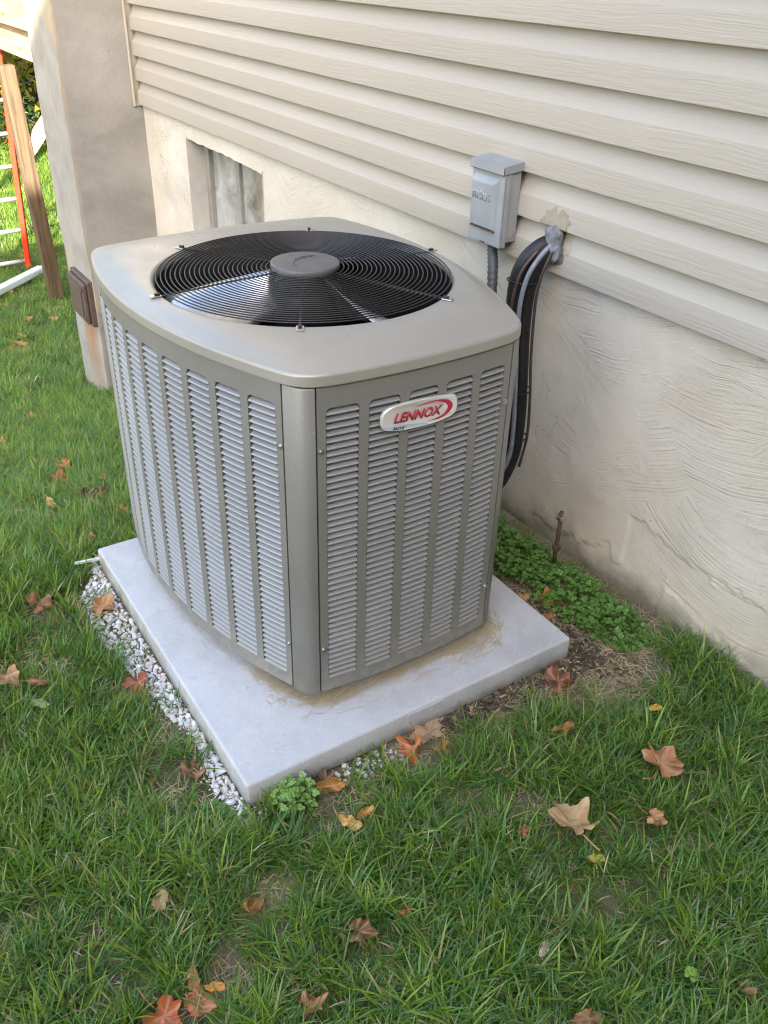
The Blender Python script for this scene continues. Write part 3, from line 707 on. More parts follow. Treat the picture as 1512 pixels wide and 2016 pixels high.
# outline of the casing in plan, for cap, coil and base
def outline(d, n=280):
    pts = []
    def run(arc, a, b, n_):
        for i in range(n_+1): (x, y), (nx, ny) = arc(a+(b-a)*i/n_); pts.append((x+nx*d, y+ny*d))
    for arc, a, b, n_, cn in ((arcL, -SL, SL, 40, 0), (arcF, -SF, SF, 24, 1), (arcR, SL, -SL, 40, 2), (arcB, SB, -SB, 28, 3)):
        run(arc, a, b, n_); pts.extend([tuple(p) for p, n2 in corner_curve(*CORNERS[cn], d)[1:-1]])
    P = np.array(pts); Q = np.vstack([P, P[:1]]); L = np.concatenate([[0], np.cumsum(np.linalg.norm(np.diff(Q, axis=0), axis=1))])
    t = np.linspace(0, L[-1], n, endpoint=False)
    return np.c_[np.interp(t, L, Q[:, 0]), np.interp(t, L, Q[:, 1])]
def loops_mesh(name, loops, m, parent=None, closed_in=False, smooth=True):
    n = len(loops[0]); V = [tuple(p) for l in loops for p in l]; F = []
    for i in range(len(loops)-1):
        for k in range(n): F.append((i*n+k, i*n+(k+1) % n, (i+1)*n+(k+1) % n, (i+1)*n+k))
    if closed_in: F.append(tuple(range((len(loops)-1)*n, len(loops)*n)))
    return mesh(name, V, F, m, parent, smooth)
RING_R, ZR = .3305, .835
def smooth_outline(P, it):
    for _ in range(it): P = (np.roll(P, 1, 0)+2*P+np.roll(P, -1, 0))/4
    return P
base_o = smooth_outline(outline(.0075), 14)
cen = np.array([XM, YM])
dirs = base_o-cen; rad = np.linalg.norm(dirs, axis=1); u_ = dirs/rad[:, None]
def off(d): return cen+u_*(rad+d)[:, None]
def withz(P, z): return np.c_[P, np.full(len(P), z) if np.isscalar(z) else z]
loops = [withz(off(-.010), .7905), withz(off(-.0025), .7893), withz(off(-.0004), .7896), withz(off(0), .7906), withz(off(0), .7920), withz(off(0), .8070), withz(off(0), .8085), withz(off(-.0007), .8108), withz(off(-.0025), .8130), withz(off(-.0050), .8144), withz(off(-.0070), .8148), withz(off(-.0095), .8151), withz(off(-.014), .8156)]
inner_r = .347
for t in np.linspace(0, 1, 14)[1:]:
    r_ = (rad-.014)*(1-t)+inner_r*t
    # the sheet lifts from its rim to the pan, then is level round the fan opening
    lift = .0152*(1-(1-t)**2.2)
    loops.append(withz(cen+u_*r_[:, None], (.8156+lift)))
loops += [withz(cen+u_*(inner_r-.004), .8312), withz(cen+u_*(inner_r-.009), .829), withz(cen+u_*(inner_r-.012), .824), withz(cen+u_*(inner_r-.013), .80)]
up(loops_mesh('top_cap', loops, M['cap']))
up(loops_mesh('fan_shroud', [withz(cen+u_*(inner_r-.0135), .815), withz(cen+u_*(inner_r-.0135), .62)], M['black']))
# coil behind the louvers, base pan, feet
ci = smooth_outline(outline(-.030), 6)
up(loops_mesh('coil', [withz(ci, .045), withz(ci, .79)], M['coil']))
bo = outline(-.014)
up(loops_mesh('base_pan', [withz(cen+(bo-cen)*.02, .034), withz(bo, .034), withz(bo, .050), withz(cen+(bo-cen)*.02, .050)], M['paint'], smooth=False))
for sx_, sy_ in ((1, 1), (1, -1), (-1, 1), (-1, -1)):
    up(box('foot', XM+sx_*.385-.035, XM+sx_*.385+.035, YM+sy_*.215-.035, YM+sy_*.215+.035, .0005, .034, M['rubber'], bev=.004))
# screws
def screw(arc, s, z):
    c_ = P3(arc, s, z, 0); (x, y), (nx, ny) = arc(s); n = Vector((nx, ny, 0))
    bm = bmesh.new(); q = n.to_track_quat('Z', 'Y').to_matrix().to_4x4(); Mx = Matrix.Translation(c_) @ q
    bmesh.ops.create_cone(bm, cap_ends=True, segments=12, radius1=.0062, radius2=.0062, depth=.0016, matrix=Mx @ Matrix.Translation((0, 0, .0008)))
    bmesh.ops.create_cone(bm, cap_ends=True, segments=6, radius1=.0042, radius2=.0036, depth=.0035, matrix=Mx @ Matrix.Translation((0, 0, .0033)))
    return up(bmobj('screw', bm, M['zinc']))
for z in (.655, .165):
    screw(arcL, SL-.0065, z); screw(arcF, -SF+.0065, z); screw(arcF, SF-.0065, z); screw(arcL, -SL+.0065, z)
# fan guard: rings, spokes, tabs, hub
guard = up(bpy.data.objects.new('fan_guard', None)); link(guard)
def gp(o): o.parent = guard; return o
for k in range(24):
    r_ = .088+(RING_R-.088)*k/23
    P = [Vector((XM+r_*math.cos(a), YM+r_*math.sin(a), ZR+.0105*(1-(r_/RING_R)**2))) for a in np.linspace(0, 2*math.pi, 96, endpoint=False)]
    gp(tube('guard_ring', P, .0015, M['black'], n=6, closed=True))
for k in range(6):
    a = R(-90+60*k); d_ = Vector((math.cos(a), math.sin(a), 0)); c_ = Vector((XM, YM, 0))
    z_in, z_out = ZR+.006, ZR-.0045
    P = [c_+d_*.07+Vector((0, 0, z_in)), c_+d_*.2+Vector((0, 0, ZR+.002)), c_+d_*.352+Vector((0, 0, z_out))]
    gp(tube('guard_spoke', P, (.0042 if k % 3 else .0020), M['black'], n=6))
    Mx = Matrix.Translation(c_+d_*.354+Vector((0, 0, .8328))) @ Matrix.Rotation(a, 4, 'Z')
    gp(box('guard_tab', -.013, .011, -.008, .008, -.0008, .0014, M['zinc'], bev=.0012, M=Mx))
    gp(box('guard_clip', -.011, .001, -.0035, .0035, .0016, .0062, M['black'], bev=.0012, M=Mx))
# hub plate with faint embossed emblem
hl = []
for r_, z_ in ((.077, .842), (.0785, .8435), (.0785, .8535), (.0772, .8556), (.074, .8564), (.045, .8570), (.012, .8572)):
    hl.append([(XM+r_*math.cos(a), YM+r_*math.sin(a), z_) for a in np.linspace(0, 2*math.pi, 64, endpoint=False)])
hubp = gp(loops_mesh('hub_plate', hl, M['hub'], None, True))
for (ra, rb, a0, a1, oy) in ((.040, .017, R(200), R(20), 0), (.046, .021, R(-30), R(100), .004)):
    P = [Vector((XM, YM, .8592))+Vector((-.45, .89, 0))*(ra*math.cos(t))+Vector((-.89, -.45, 0))*(rb*math.sin(t)+oy) for t in np.linspace(a0, a1, 22)]
    for p_ in P: p_.z = .8573-.0004*((p_.x-XM)**2+(p_.y-YM)**2)/.002
    o = tube('hub_emblem', P, .0009, M['black'], n=4); o.parent = hubp
# motor and fan blades
mo = []
for r_, z_ in ((.001, .80), (.075, .80), (.085, .79), (.085, .68), (.06, .66), (.012, .655), (.012, .60)):
    mo.append([(XM+r_*math.cos(a), YM+r_*math.sin(a), z_) for a in np.linspace(0, 2*math.pi, 32, endpoint=False)])
up(loops_mesh('fan_motor', mo, M['black']))
def blade(a0):
    V, F = [], []; nr, na = 12, 8
    for i in range(nr+1):
        r_ = .07+(.315-.07)*i/nr; half = R(15+9*i/nr)
        for j in range(na+1):
            t = j/na*2-1; lead = R(10)*((i/nr)**2)
            a = a0+t*half+lead; z = .795-.046*t*(1-.2*i/nr)+.008*(1-t*t)-.20*(r_-.07)
            V.append((XM+r_*math.cos(a), YM+r_*math.sin(a), z))
    F = [(i*(na+1)+j, (i+1)*(na+1)+j, (i+1)*(na+1)+j+1, i*(na+1)+j+1) for i in range(nr) for j in range(na)]
    return V, F
for k in range(3):
    V, F = blade(R(-100+120*k)); o = up(mesh('fan_blade', V, F, M['alu_blade'], None, True)); s_ = o.modifiers.new('thickness', 'SOLIDIFY'); s_.thickness = .0015

# badge on the front panel
def bx(y): return FX-FR*(1-math.cos(math.asin((y-FY)/FR)))
BO = [(.3724, .7006), (.3757, .7107), (.3818, .7169), (.3982, .7223), (.4404, .7240), (.4838, .7225), (.5377, .7160), (.5461, .7120), (.5513, .7038), (.5523, .6891), (.5501, .6776), (.538, .6695), (.5146, .6656), (.4877, .6641), (.4523, .6645), (.4175, .6668), (.3884, .6722), (.3781, .6780), (.3736, .6880)]
def poly_smooth(P, n=4):
    P = [Vector((a, b, 0)) for a, b in P]; N = len(P); out = []
    for i in range(N):
        a, b, c, d = P[i-1], P[i], P[(i+1) % N], P[(i+2) % N]
        for k in range(n):
            t = k/n; q = .5*((2*b)+(c-a)*t+(2*a-5*b+4*c-d)*t*t+(3*b-a-3*c+d)*t**3); out.append((q.x, q.y))
    return out
def flat_poly(name, P, d0, d1, m, bevel=0.0):
    """closed outline in panel (y, z), standing d0..d1 proud of the panel"""
    bm = bmesh.new(); n = len(P)
    cy, cz = sum(p[0] for p in P)/n, sum(p[1] for p in P)/n
    def ring(d, k): return [bm.verts.new((bx(cy+(y-cy)*k)+d, cy+(y-cy)*k, cz+(z-cz)*(k if k == 1 else 1-(1-k)*2.2))) for y, z in P]
    L = [ring(d0, 1), ring(d1-bevel, 1)]
    if bevel: L.append(ring(d1, .975))
    for a, b in zip(L[:-1], L[1:]):
        for i in range(n): bm.faces.new((a[i], a[(i+1) % n], b[(i+1) % n], b[i]))
    f = bm.faces.new(L[-1]); bmesh.ops.triangulate(bm, faces=[f])
    return bmobj(name, bm, m)
badge = flat_poly('brand_badge', poly_smooth(BO), .0015, .0085, M['badge'], .002); up(badge)
BD = .0095
def bpart(o): o.parent = badge; return o
bandP = [(.3775, .6845), (.395, .6822), (.417, .6800), (.45, .6755), (.478, .6690), (.484, .6665), (.4523, .6668), (.4175, .6690), (.3900, .6740), (.3800, .6795)]
bpart(flat_poly('badge_band', bandP, .0084, .0090, M['badge_band']))
so = [(.4479, .7113), (.4668, .7142), (.4931, .7146), (.5165, .7118), (.5310, .7056), (.5385, .6951), (.5360, .6860), (.5245, .6773), (.5049, .6725), (.4781, .6742)]
si = [(.4976, .6745), (.5153, .6790), (.5250, .6868), (.5272, .6947), (.5200, .7035), (.5092, .7085), (.4932, .7124), (.4669, .7128)]
def dens(P, n=5):
    Q = catmull([(a, b, 0) for a, b in P], n); return [(q.x, q.y) for q in Q]
def swoosh():
    def par(P, n=44):
        Q = np.array(dens(P, 6)); L = np.concatenate([[0], np.cumsum(np.linalg.norm(np.diff(Q, axis=0), axis=1))]); t = np.linspace(0, L[-1], n); return np.c_[np.interp(t, L, Q[:, 0]), np.interp(t, L, Q[:, 1])]
    a, b = par(so), par(si[::-1]); n = len(a); V = []
    for d in (.0084, .0093): V += [(bx(p[0])+d, p[0], p[1]) for q in (a, b) for p in q]
    F = [(2*n+i, 2*n+i+1, 3*n+i+1, 3*n+i) for i in range(n-1)]+[(i, i+1, 2*n+i+1, 2*n+i) for i in range(n-1)]+[(n+i, 3*n+i, 3*n+i+1, n+i+1) for i in range(n-1)]
    return mesh('badge_swoosh', V, F, M['badge_red'])
bpart(swoosh())
def text_on_panel(txt, y0, z0, width, height, m, rot=0.0, shear=.25, d=.0086, bold=.0, name='badge_lettering'):
    cu = bpy.data.curves.new(name, 'FONT'); cu.body = txt; cu.shear = shear; cu.extrude = .0; cu.offset = bold; cu.resolution_u = 3
    o = bpy.data.objects.new(name, cu); link(o); bpy.context.view_layer.update()
    dg = bpy.context.evaluated_depsgraph_get(); me = bpy.data.meshes.new_from_object(o.evaluated_get(dg))
    bpy.data.objects.remove(o)
    co = np.array([v.co[:2] for v in me.vertices]); mn, mx = co.min(0), co.max(0)
    for v in me.vertices:
        a = (v.co.x-mn[0])/(mx[0]-mn[0])*width; b = (v.co.y-mn[1])/(mx[1]-mn[1])*height
        y = y0+a*math.cos(rot)-b*math.sin(rot); z = z0+a*math.sin(rot)+b*math.cos(rot)
        v.co = (bx(y)+d, y, z)
    me.materials.clear(); me.materials.append(m)
    ob = bpy.data.objects.new(name, me); link(ob)
    s_ = ob.modifiers.new('thickness', 'SOLIDIFY'); s_.thickness = .0005; s_.offset = 0
    return ob
bpart(text_on_panel('LENNOX', .3985, .6862, .1145, .0212, M['badge_red'], rot=R(-2.6), shear=.28, d=.0092, bold=.028))
bpart(text_on_panel('ELITE', .3975, .6732, .0265, .0055, M['badge_ink'], rot=R(-7), shear=.25, d=.0094, bold=.02, name='badge_small_lettering'))
bpart(text_on_panel('®', .4258, .6735, .0016, .0016, M['badge_ink'], d=.0094, shear=0, name='badge_small_lettering'))
bpart(text_on_panel('®', .5325, .6762, .0018, .0018, M['badge_red'], d=.0092, shear=0, name='badge_lettering'))

# ------------------------------------------------------------------ disconnect box, conduit, line set, ground rod
dbx = empty('disconnect_box', 'grey steel electrical disconnect box screwed to the siding', 'electrical box', loc=(-.76, 1.19, .88))
def bp(o): return child(dbx, o)
X0, X1, Y0, Y1, Z0, Z1 = -.842, -.705, 1.136, 1.198, .768, .981
bp(box('enclosure', X0+.004, X1-.004, 1.146, Y1, Z0+.012, Z1-.010, M['box'], bev=.002))
bm = bmesh.new(); bm_box(bm, X0, X1, 1.137, 1.1455, Z0, Z1-.020, .0025); bp(bmobj('front_cover', bm, M['box']))
bm = bmesh.new()   # flanges of the cover wrapping the enclosure's sides
bm_box(bm, X1-.0035, X1, 1.1457, 1.160, Z0, Z1-.020, .0008); bp(bmobj('cover_flange', bm, M['box']))
bm = bmesh.new()
r_ = bmesh.ops.create_grid(bm, x_segments=1, y_segments=1, size=1)
bm.free()
fx0, fx1, fz0, fz1 = X0+.014, X1-.030, Z0+.042, Z1-.038
V = [(fx0-.004, 1.1368, fz0), (fx1+.006, 1.1368, fz0), (fx1+.010, 1.1368, fz1+.004), (fx0-.006, 1.1368, fz1+.004), (fx0, 1.131, fz0+.001), (fx1-.002, 1.131, fz0+.001), (fx1-.004, 1.124, fz1-.012), (fx0+.002, 1.124, fz1-.012)]
F = [(4, 5, 6, 7), (0, 1, 5, 4), (1, 2, 6, 5), (2, 3, 7, 6), (3, 0, 4, 7)]
rp_ = bp(mesh('raised_door', V, F, M['box'])); bv = rp_.modifiers.new('bevel', 'BEVEL'); bv.width = .003; bv.segments = 2
bp(box('door_lip', fx0-.002, fx1+.008, 1.130, 1.1365, fz0-.0035, fz0-.0006, M['rust']))
# rain cap
bm = bmesh.new()
vs_ = [(X0-.003, 1.130, Z1-.001), (X1+.003, 1.130, Z1-.001), (X1+.003, Y1, Z1+.009), (X0-.003, Y1, Z1+.009), (X0-.003, 1.130, Z1-.020), (X1+.003, 1.130, Z1-.020), (X1+.003, Y1, Z1-.012), (X0-.003, Y1, Z1-.012)]
vv = [bm.verts.new(p) for p in vs_]
for f in ((0, 1, 2, 3), (4, 5, 1, 0), (5, 6, 2, 1), (7, 4, 0, 3)): bm.faces.new([vv[i] for i in f])
rc_ = bp(bmobj('rain_cap', bm, M['box'])); s_ = rc_.modifiers.new('thickness', 'SOLIDIFY'); s_.thickness = .0016; s_.offset = 0
bm = bmesh.new(); bm_box(bm, X0-.0035, X1+.0035, 1.1285, 1.1305, Z1-.0214, Z1-.0205); bm_box(bm, X1+.0032, X1+.0046, 1.1290, 1.131, Z1-.020, Z1-.003); bp(bmobj('rusty_seam', bm, M['rust']))
for nm, r0, mt, dx in (('knockout_ring', .0150, 'caulk', .0006), ('knockout', .0112, 'box', .0012)):
    bm = bmesh.new(); bmesh.ops.create_cone(bm, cap_ends=True, segments=24, radius1=r0, radius2=r0, depth=.001, matrix=Matrix.Translation((X1-.004+dx, 1.176, Z0+.034)) @ Matrix.Rotation(R(90), 4, 'Y')); bp(bmobj(nm, bm, M[mt]))
bm = bmesh.new(); bmesh.ops.create_cone(bm, cap_ends=True, segments=24, radius1=.0115, radius2=.0115, depth=.0004, matrix=Matrix.Translation((X1-.004+.0012, 1.1776, Z0+.0332)) @ Matrix.Rotation(R(90), 4, 'Y')); bp(bmobj('knockout_gap', bm, M['rust']))
bp(box('latch_slot', X0+.055, X0+.075, 1.1356, 1.1375, Z0+.001, Z0+.0045, M['rust']))
# embossed brand lettering pressed into the door
def emboss(txt):
    cu = bpy.data.curves.new('embossed_lettering', 'FONT'); cu.body = txt; cu.resolution_u = 2; cu.offset = .01
    o = bpy.data.objects.new('t', cu); link(o); bpy.context.view_layer.update()
    me = bpy.data.meshes.new_from_object(o.evaluated_get(bpy.context.evaluated_depsgraph_get())); bpy.data.objects.remove(o)
    co = np.array([v.co[:2] for v in me.vertices]); mn, mx = co.min(0), co.max(0)
    for v in me.vertices:
        a = (v.co.x-mn[0])/(mx[0]-mn[0]); b = (v.co.y-mn[1])/(mx[1]-mn[1])
        z = fz1-.058+b*.030; t = (z-fz0)/(fz1-.012-fz0)
        v.co = (fx0+.006+a*(fx1-fx0-.016), 1.131-.007*t-.0006, z)
    me.materials.clear(); me.materials.append(M['box'])
    ob = bpy.data.objects.new('embossed_lettering', me); link(ob); s_ = ob.modifiers.new('thickness', 'SOLIDIFY'); s_.thickness = .0016; s_.offset = 0
    return ob
bp(emboss('mdus'))
# flexible conduit
cp = catmull([(-.772, 1.172, .79), (-.765, 1.167, .75), (-.735, 1.150, .70), (-.705, 1.125, .62), (-.66, 1.05, .50), (-.62, .95, .40), (-.60, .84, .36)], 14)
acc = Acc(); rr = [.0145+.0014*math.sin(i*2.2) for i in range(len(cp))]
V, F = tube_vf(cp, rr, 12)
props(mesh('conduit', V, F, M['conduit'], None, True), 'charcoal flexible conduit dropping from the disconnect box behind the unit', 'conduit')
# line set
ls = empty('refrigerant_line', 'black insulated refrigerant line bundle running from the siding down behind the unit', 'pipe', loc=(-.56, 1.13, .5))
def lp(o): return child(ls, o)
def wig(P, a, s): return [Vector(p)+Vector((a*math.sin(s*i), a*math.cos(s*i*.7), 0)) for i, p in enumerate(P)]
main = [(-.566, 1.205, .815), (-.575, 1.165, .800), (-.592, 1.135, .760), (-.602, 1.125, .70), (-.600, 1.125, .62), (-.588, 1.12, .55), (-.575, 1.12, .45), (-.560, 1.12, .32), (-.550, 1.11, .20), (-.560, 1.07, .11), (-.58, 1.0, .075), (-.60, .84, .09)]
sec = [(-.554, 1.205, .812), (-.556, 1.170, .790), (-.568, 1.150, .74), (-.578, 1.146, .66), (-.575, 1.145, .56), (-.562, 1.144, .45), (-.549, 1.143, .32), (-.543, 1.130, .20), (-.553, 1.085, .10), (-.575, 1.0, .06), (-.60, .84, .07)]
lp(tube('insulated_pipe', catmull(main, 8), .0225, M['foam'], n=14))
lp(tube('insulated_pipe', catmull(sec, 8), .0195, M['foam'], n=14))
gc = [(-.545, 1.19, .822), (-.548, 1.148, .785), (-.556, 1.120, .735), (-.560, 1.108, .66), (-.555, 1.107, .56), (-.541, 1.106, .45), (-.527, 1.105, .32), (-.522, 1.098, .22), (-.532, 1.07, .15), (-.558, 1.02, .10), (-.60, .86, .06)]
lp(tube('grey_cable', catmull(gc, 8), .0068, M['greycable'], n=10))
bc = [(-.560, 1.185, .822), (-.563, 1.142, .790), (-.573, 1.110, .74), (-.580, 1.098, .66), (-.575, 1.098, .56), (-.561, 1.097, .45), (-.545, 1.097, .32), (-.539, 1.088, .20), (-.552, 1.045, .11), (-.60, .86, .08)]
lp(tube('brown_wire', catmull(bc, 8), .0048, M['brownwire'], n=8))
rc = [(-.530, 1.17, .80), (-.535, 1.150, .74), (-.543, 1.147, .66), (-.535, 1.147, .52), (-.518, 1.146, .40), (-.508, 1.145, .28), (-.51, 1.13, .18)]
lp(tube('red_brown_wire', catmull(rc, 6), .004, M['brownwire'], n=6))
mc, scu = catmull(main, 8), catmull(sec, 8)
for zt_ in (.715, .40, .255):
    a = min(mc, key=lambda p: abs(p.z-zt_)); b = min(scu, key=lambda p: abs(p.z-zt_)); c_ = (a+b)/2; ax = (b-a); hw = ax.length/2+.028; ax.normalize()
    nrm = Vector((ax.y, -ax.x, 0)).normalized()
    P = [c_+ax*hw*math.cos(t)+nrm*.033*math.sin(t)+Vector((0, 0, .006*math.cos(t))) for t in np.linspace(0, 2*math.pi, 28, endpoint=False)]
    lp(tube('cable_tie', P, .0024, M['rubber'], n=5, closed=True))
# duct seal lump and tan overspray on the siding round it
def lump(name, c_, r, sc_, m, seed, amp=.35):
    bm = bmesh.new(); bmesh.ops.create_icosphere(bm, subdivisions=4, radius=1)
    for v in bm.verts:
        k = 1+amp*mnoise.noise(v.co*1.6+Vector((seed, 0, 0)))+amp*.35*mnoise.noise(v.co*5+Vector((0, seed, 0)))
        v.co = Vector((v.co.x*sc_[0]*k*r, v.co.y*sc_[1]*k*r, v.co.z*sc_[2]*k*r))+Vector(c_)
    return bmobj(name, bm, m, None, True)
lp(lump('duct_seal', (-.556, 1.196, .826), .031, (1.0, .75, 1.05), M['putty'], 3))
lp(lump('duct_seal', (-.538, 1.190, .792), .026, (.95, .75, 1.2), M['putty'], 9))
def smear():
    prof = sorted([(z, y) for y, z in siding_profile()[2:10]]); pz = [p[0] for p in prof]; py = [p[1] for p in prof]
    xs = np.linspace(-.64, -.47, 60); zs = np.linspace(ZS+.012, ZS+.20, 66); V = []; F = []
    for x in xs:
        for z in zs:
            k = math.floor((z-ZS)/EXP); V.append((x, YW-.0030+float(np.interp(z-ZS-k*EXP, pz, py)), z))
    for i in range(59):
        for j in range(65):
            x, z = xs[i]+.0014, zs[j]+.0014; r_ = math.hypot((x+.556)/.056, (z-.838)/.060)+.45*mnoise.noise((x*22, 3, z*22))+.22*mnoise.noise((x*70, 8, z*70))
            if r_ < 1: F.append((i*66+j, (i+1)*66+j, (i+1)*66+j+1, i*66+j+1))
    return hpart(mesh('caulk_smear', V, F, M['caulk'], None, True))
smear()
# ground rod
rod = empty('ground_rod', 'rusty ground rod with clamp standing in the clover by the foundation', 'ground rod', loc=(-.307, 1.123, GZ))
def rpart(o): return child(rod, o)
rpart(tube('rod', [(-.307, 1.123, -.09), (-.3075, 1.123, .06), (-.309, 1.1235, .135)], .0062, M['rust'], n=10))
rpart(box('collar', -.317, -.297, 1.113, 1.133, .004, .022, M['rust'], bev=.003))
rpart(box('clamp', -.319, -.299, 1.1125, 1.1335, .108, .120, M['zinc'], bev=.003))
rpart(box('clamp_bolt', -.323, -.317, 1.119, 1.127, .111, .118, M['rust'], bev=.001))

# ------------------------------------------------------------------ lawn zones
def vnoise(x, y, s, seed=0):
    """smooth value noise, vectorised"""
    x = np.asarray(x)*s+seed*17.3; y = np.asarray(y)*s+seed*7.1
    xi, yi = np.floor(x).astype(int), np.floor(y).astype(int); fx, fy = x-xi, y-yi
    fx, fy = fx*fx*(3-2*fx), fy*fy*(3-2*fy)
    def h(a, b):
        n = np.sin(a*127.1+b*311.7+seed*74.7)*43758.5453; return n-np.floor(n)
    return (h(xi, yi)*(1-fx)+h(xi+1, yi)*fx)*(1-fy)+(h(xi, yi+1)*(1-fx)+h(xi+1, yi+1)*fx)*fy
GW_X = [-1.05, -.95, -.88, -.75, -.60, -.42, -.33, -.25, -.14, -.06, .02, .05]
GW_W = [.0, .030, .085, .100, .085, .052, .046, .016, .034, .042, .030, .0]
def gravel_w(x): return np.interp(x, GW_X, GW_W)
BARE = [(.204, -.04, .06, 1), (.312, -.183, .055, .9), (.06, .15, .07, .9), (.307, .49, .06, .7), (.05, .99, .13, 1.0), (.03, .62, .09, 1), (.02, .40, .11, 1), (.02, .80, .1, 1), (.12, .92, .10, 1.0), (.14, .80, .06, .75),
        (.028, -.466, .05, .6), (-.146, -.154, .06, .5), (.432, .067, .05, .6), (-.30, -.075, .07, .75), (-.05, -.07, .06, .6), (-.45, -.12, .07, .5), (-.7, -.2, .08, .35), (.36, -.32, .06, .6), (.12, 1.04, .09, .9), (.10, .22, .06, .55)]
def bare(x, y):
    b = np.zeros(np.shape(x))
    for bx_, by_, r, a in BARE: b = np.maximum(b, a*np.exp(-(((x-bx_)**2+(y-by_)**2)/(r*r))**1.5))
    return b
cm = cam.matrix_basis.copy(); cam_inv = np.array((Matrix.Translation(CAM) @ cam.rotation_euler.to_matrix().to_4x4()).inverted())
def in_view(x, y, z, mx=1.25, my=1.15):
    P = np.c_[x, y, z, np.ones_like(x)] @ cam_inv.T
    d = -P[:, 2]; u = P[:, 0]/np.maximum(d, 1e-3)*1728/756; v = P[:, 1]/np.maximum(d, 1e-3)*1728/1008
    return (d > .1) & (abs(u) < mx) & (abs(v) < my), d
HID = bpy.data.collections.new('grass_templates')
def blade_vf(L, wd, lean, az, bend, x0, y0, seg=4, z0=0.0):
    V, F = [], []; dx, dy = math.cos(az), math.sin(az); px, py = -dy, dx
    x, y, z = x0, y0, z0; th = lean
    for i in range(seg+1):
        t = i/seg; w_ = wd*.5*(1-t**2.2)*(.75+.5*min(1, t*3)) if i < seg else 0
        if i < seg: V += [(x-px*w_, y-py*w_, z), (x+px*w_, y+py*w_, z)]
        else: V.append((x, y, z))
        s = L/seg; x += dx*math.sin(th)*s; y += dy*math.sin(th)*s; z += math.cos(th)*s; th += bend/seg
        z = max(z, z0+.001)
    for i in range(seg-1): F.append((2*i, 2*i+1, 2*i+3, 2*i+2))
    F.append((2*seg-2, 2*seg-1, 2*seg)); return V, F
def template(name, n, spread, Lr, wr, leanr, bendr, mats, seg=4):
    V, F, MI = [], [], []
    for i in range(n):
        r = spread*math.sqrt(random.random()); a = random.random()*6.283
        v, f = blade_vf(random.uniform(*Lr), random.uniform(*wr), random.uniform(*leanr), random.random()*6.283, random.uniform(*bendr), r*math.cos(a), r*math.sin(a), seg)
        o = len(V); V += v; F += [tuple(k+o for k in q) for q in f]
        mi = random.choices(range(len(mats)), [m_[1] for m_ in mats])[0]; MI += [mi]*len(f)
    me = bpy.data.meshes.new(name); me.from_pydata(V, [], F)
    for m_, _ in mats: me.materials.append(m_)
    me.polygons.foreach_set('material_index', MI); me.polygons.foreach_set('use_smooth', [True]*len(F))
    o = bpy.data.objects.new(name, me); return o
def instancer(name, pts, rot, scl, idx, templates, kind='stuff', parent=None):
    c_ = bpy.data.collections.new(name+'_templates')
    for t in templates: c_.objects.link(t)
    me = bpy.data.meshes.new(name); me.from_pydata([tuple(p) for p in pts], [], [])
    for nm, ty, dat in (('rot', 'FLOAT_VECTOR', rot), ('scl', 'FLOAT', scl), ('idx', 'INT', idx)):
        a = me.attributes.new(nm, ty, 'POINT')
        a.data.foreach_set('vector' if ty == 'FLOAT_VECTOR' else 'value', np.asarray(dat, dtype=np.float32 if ty != 'INT' else np.int32).ravel())
    o = bpy.data.objects.new(name, me); link(o, parent); o['kind'] = kind
    ng = bpy.data.node_groups.new(name+'_scatter', 'GeometryNodeTree')
    ng.interface.new_socket('Geometry', in_out='INPUT', socket_type='NodeSocketGeometry'); ng.interface.new_socket('Geometry', in_out='OUTPUT', socket_type='NodeSocketGeometry')
    gi = ng.nodes.new('NodeGroupInput'); go = ng.nodes.new('NodeGroupOutput')
    m2p = ng.nodes.new('GeometryNodeMeshToPoints')
    ci_ = ng.nodes.new('GeometryNodeCollectionInfo'); ci_.inputs['Collection'].default_value = c_; ci_.inputs['Separate Children'].default_value = True; ci_.inputs['Reset Children'].default_value = True
    iop = ng.nodes.new('GeometryNodeInstanceOnPoints'); iop.inputs['Pick Instance'].default_value = True
    def attr(nm, ty):
        n = ng.nodes.new('GeometryNodeInputNamedAttribute'); n.data_type = ty; n.inputs['Name'].default_value = nm; return n.outputs['Attribute']
    e2r = ng.nodes.new('FunctionNodeEulerToRotation'); L = ng.links
    L.new(gi.outputs[0], m2p.inputs['Mesh']); L.new(m2p.outputs[0], iop.inputs['Points']); L.new(ci_.outputs[0], iop.inputs['Instance'])
    L.new(attr('rot', 'FLOAT_VECTOR'), e2r.inputs[0]); L.new(e2r.outputs[0], iop.inputs['Rotation']); L.new(attr('scl', 'FLOAT'), iop.inputs['Scale']); L.new(attr('idx', 'INT'), iop.inputs['Instance Index'])
    L.new(iop.outputs[0], go.inputs[0])
    md = o.modifiers.new('scatter', 'NODES'); md.node_group = ng
    return o
g1, g2, g3, st = M['grass1'], M['grass2'], M['grass3'], M['straw']
fine = [(g1, 5), (g2, 3.4), (g3, .7), (st, .45)]; blue = [(g2, 6), (g1, 2.4), (g3, .5), (st, .3)]
T = []
long_ = [(g1, 5), (g2, 3), (g3, 1.4), (st, .5)]
for k in range(5): T.append(template('grass_a%d' % k, 12, .020, (.05, .095), (.0020, .0044), (.1, .8), (.2, 1.5), fine))
for k in range(3): T.append(template('grass_b%d' % k, 9, .018, (.055, .11), (.0026, .0052), (.3, 1.0), (.3, 1.6), blue))
for k in range(2): T.append(template('grass_c%d' % k, 10, .024, (.04, .08), (.0016, .003), (.8, 1.4), (.1, .5), [(g1, 3), (g3, 2.5), (st, 3.4), (g2, 1.5)]))
for k in range(3): T.append(template('grass_d%d' % k, 5, .02, (.09, .15), (.0028, .0052), (.45, 1.15), (.2, 1.0), long_, seg=6))
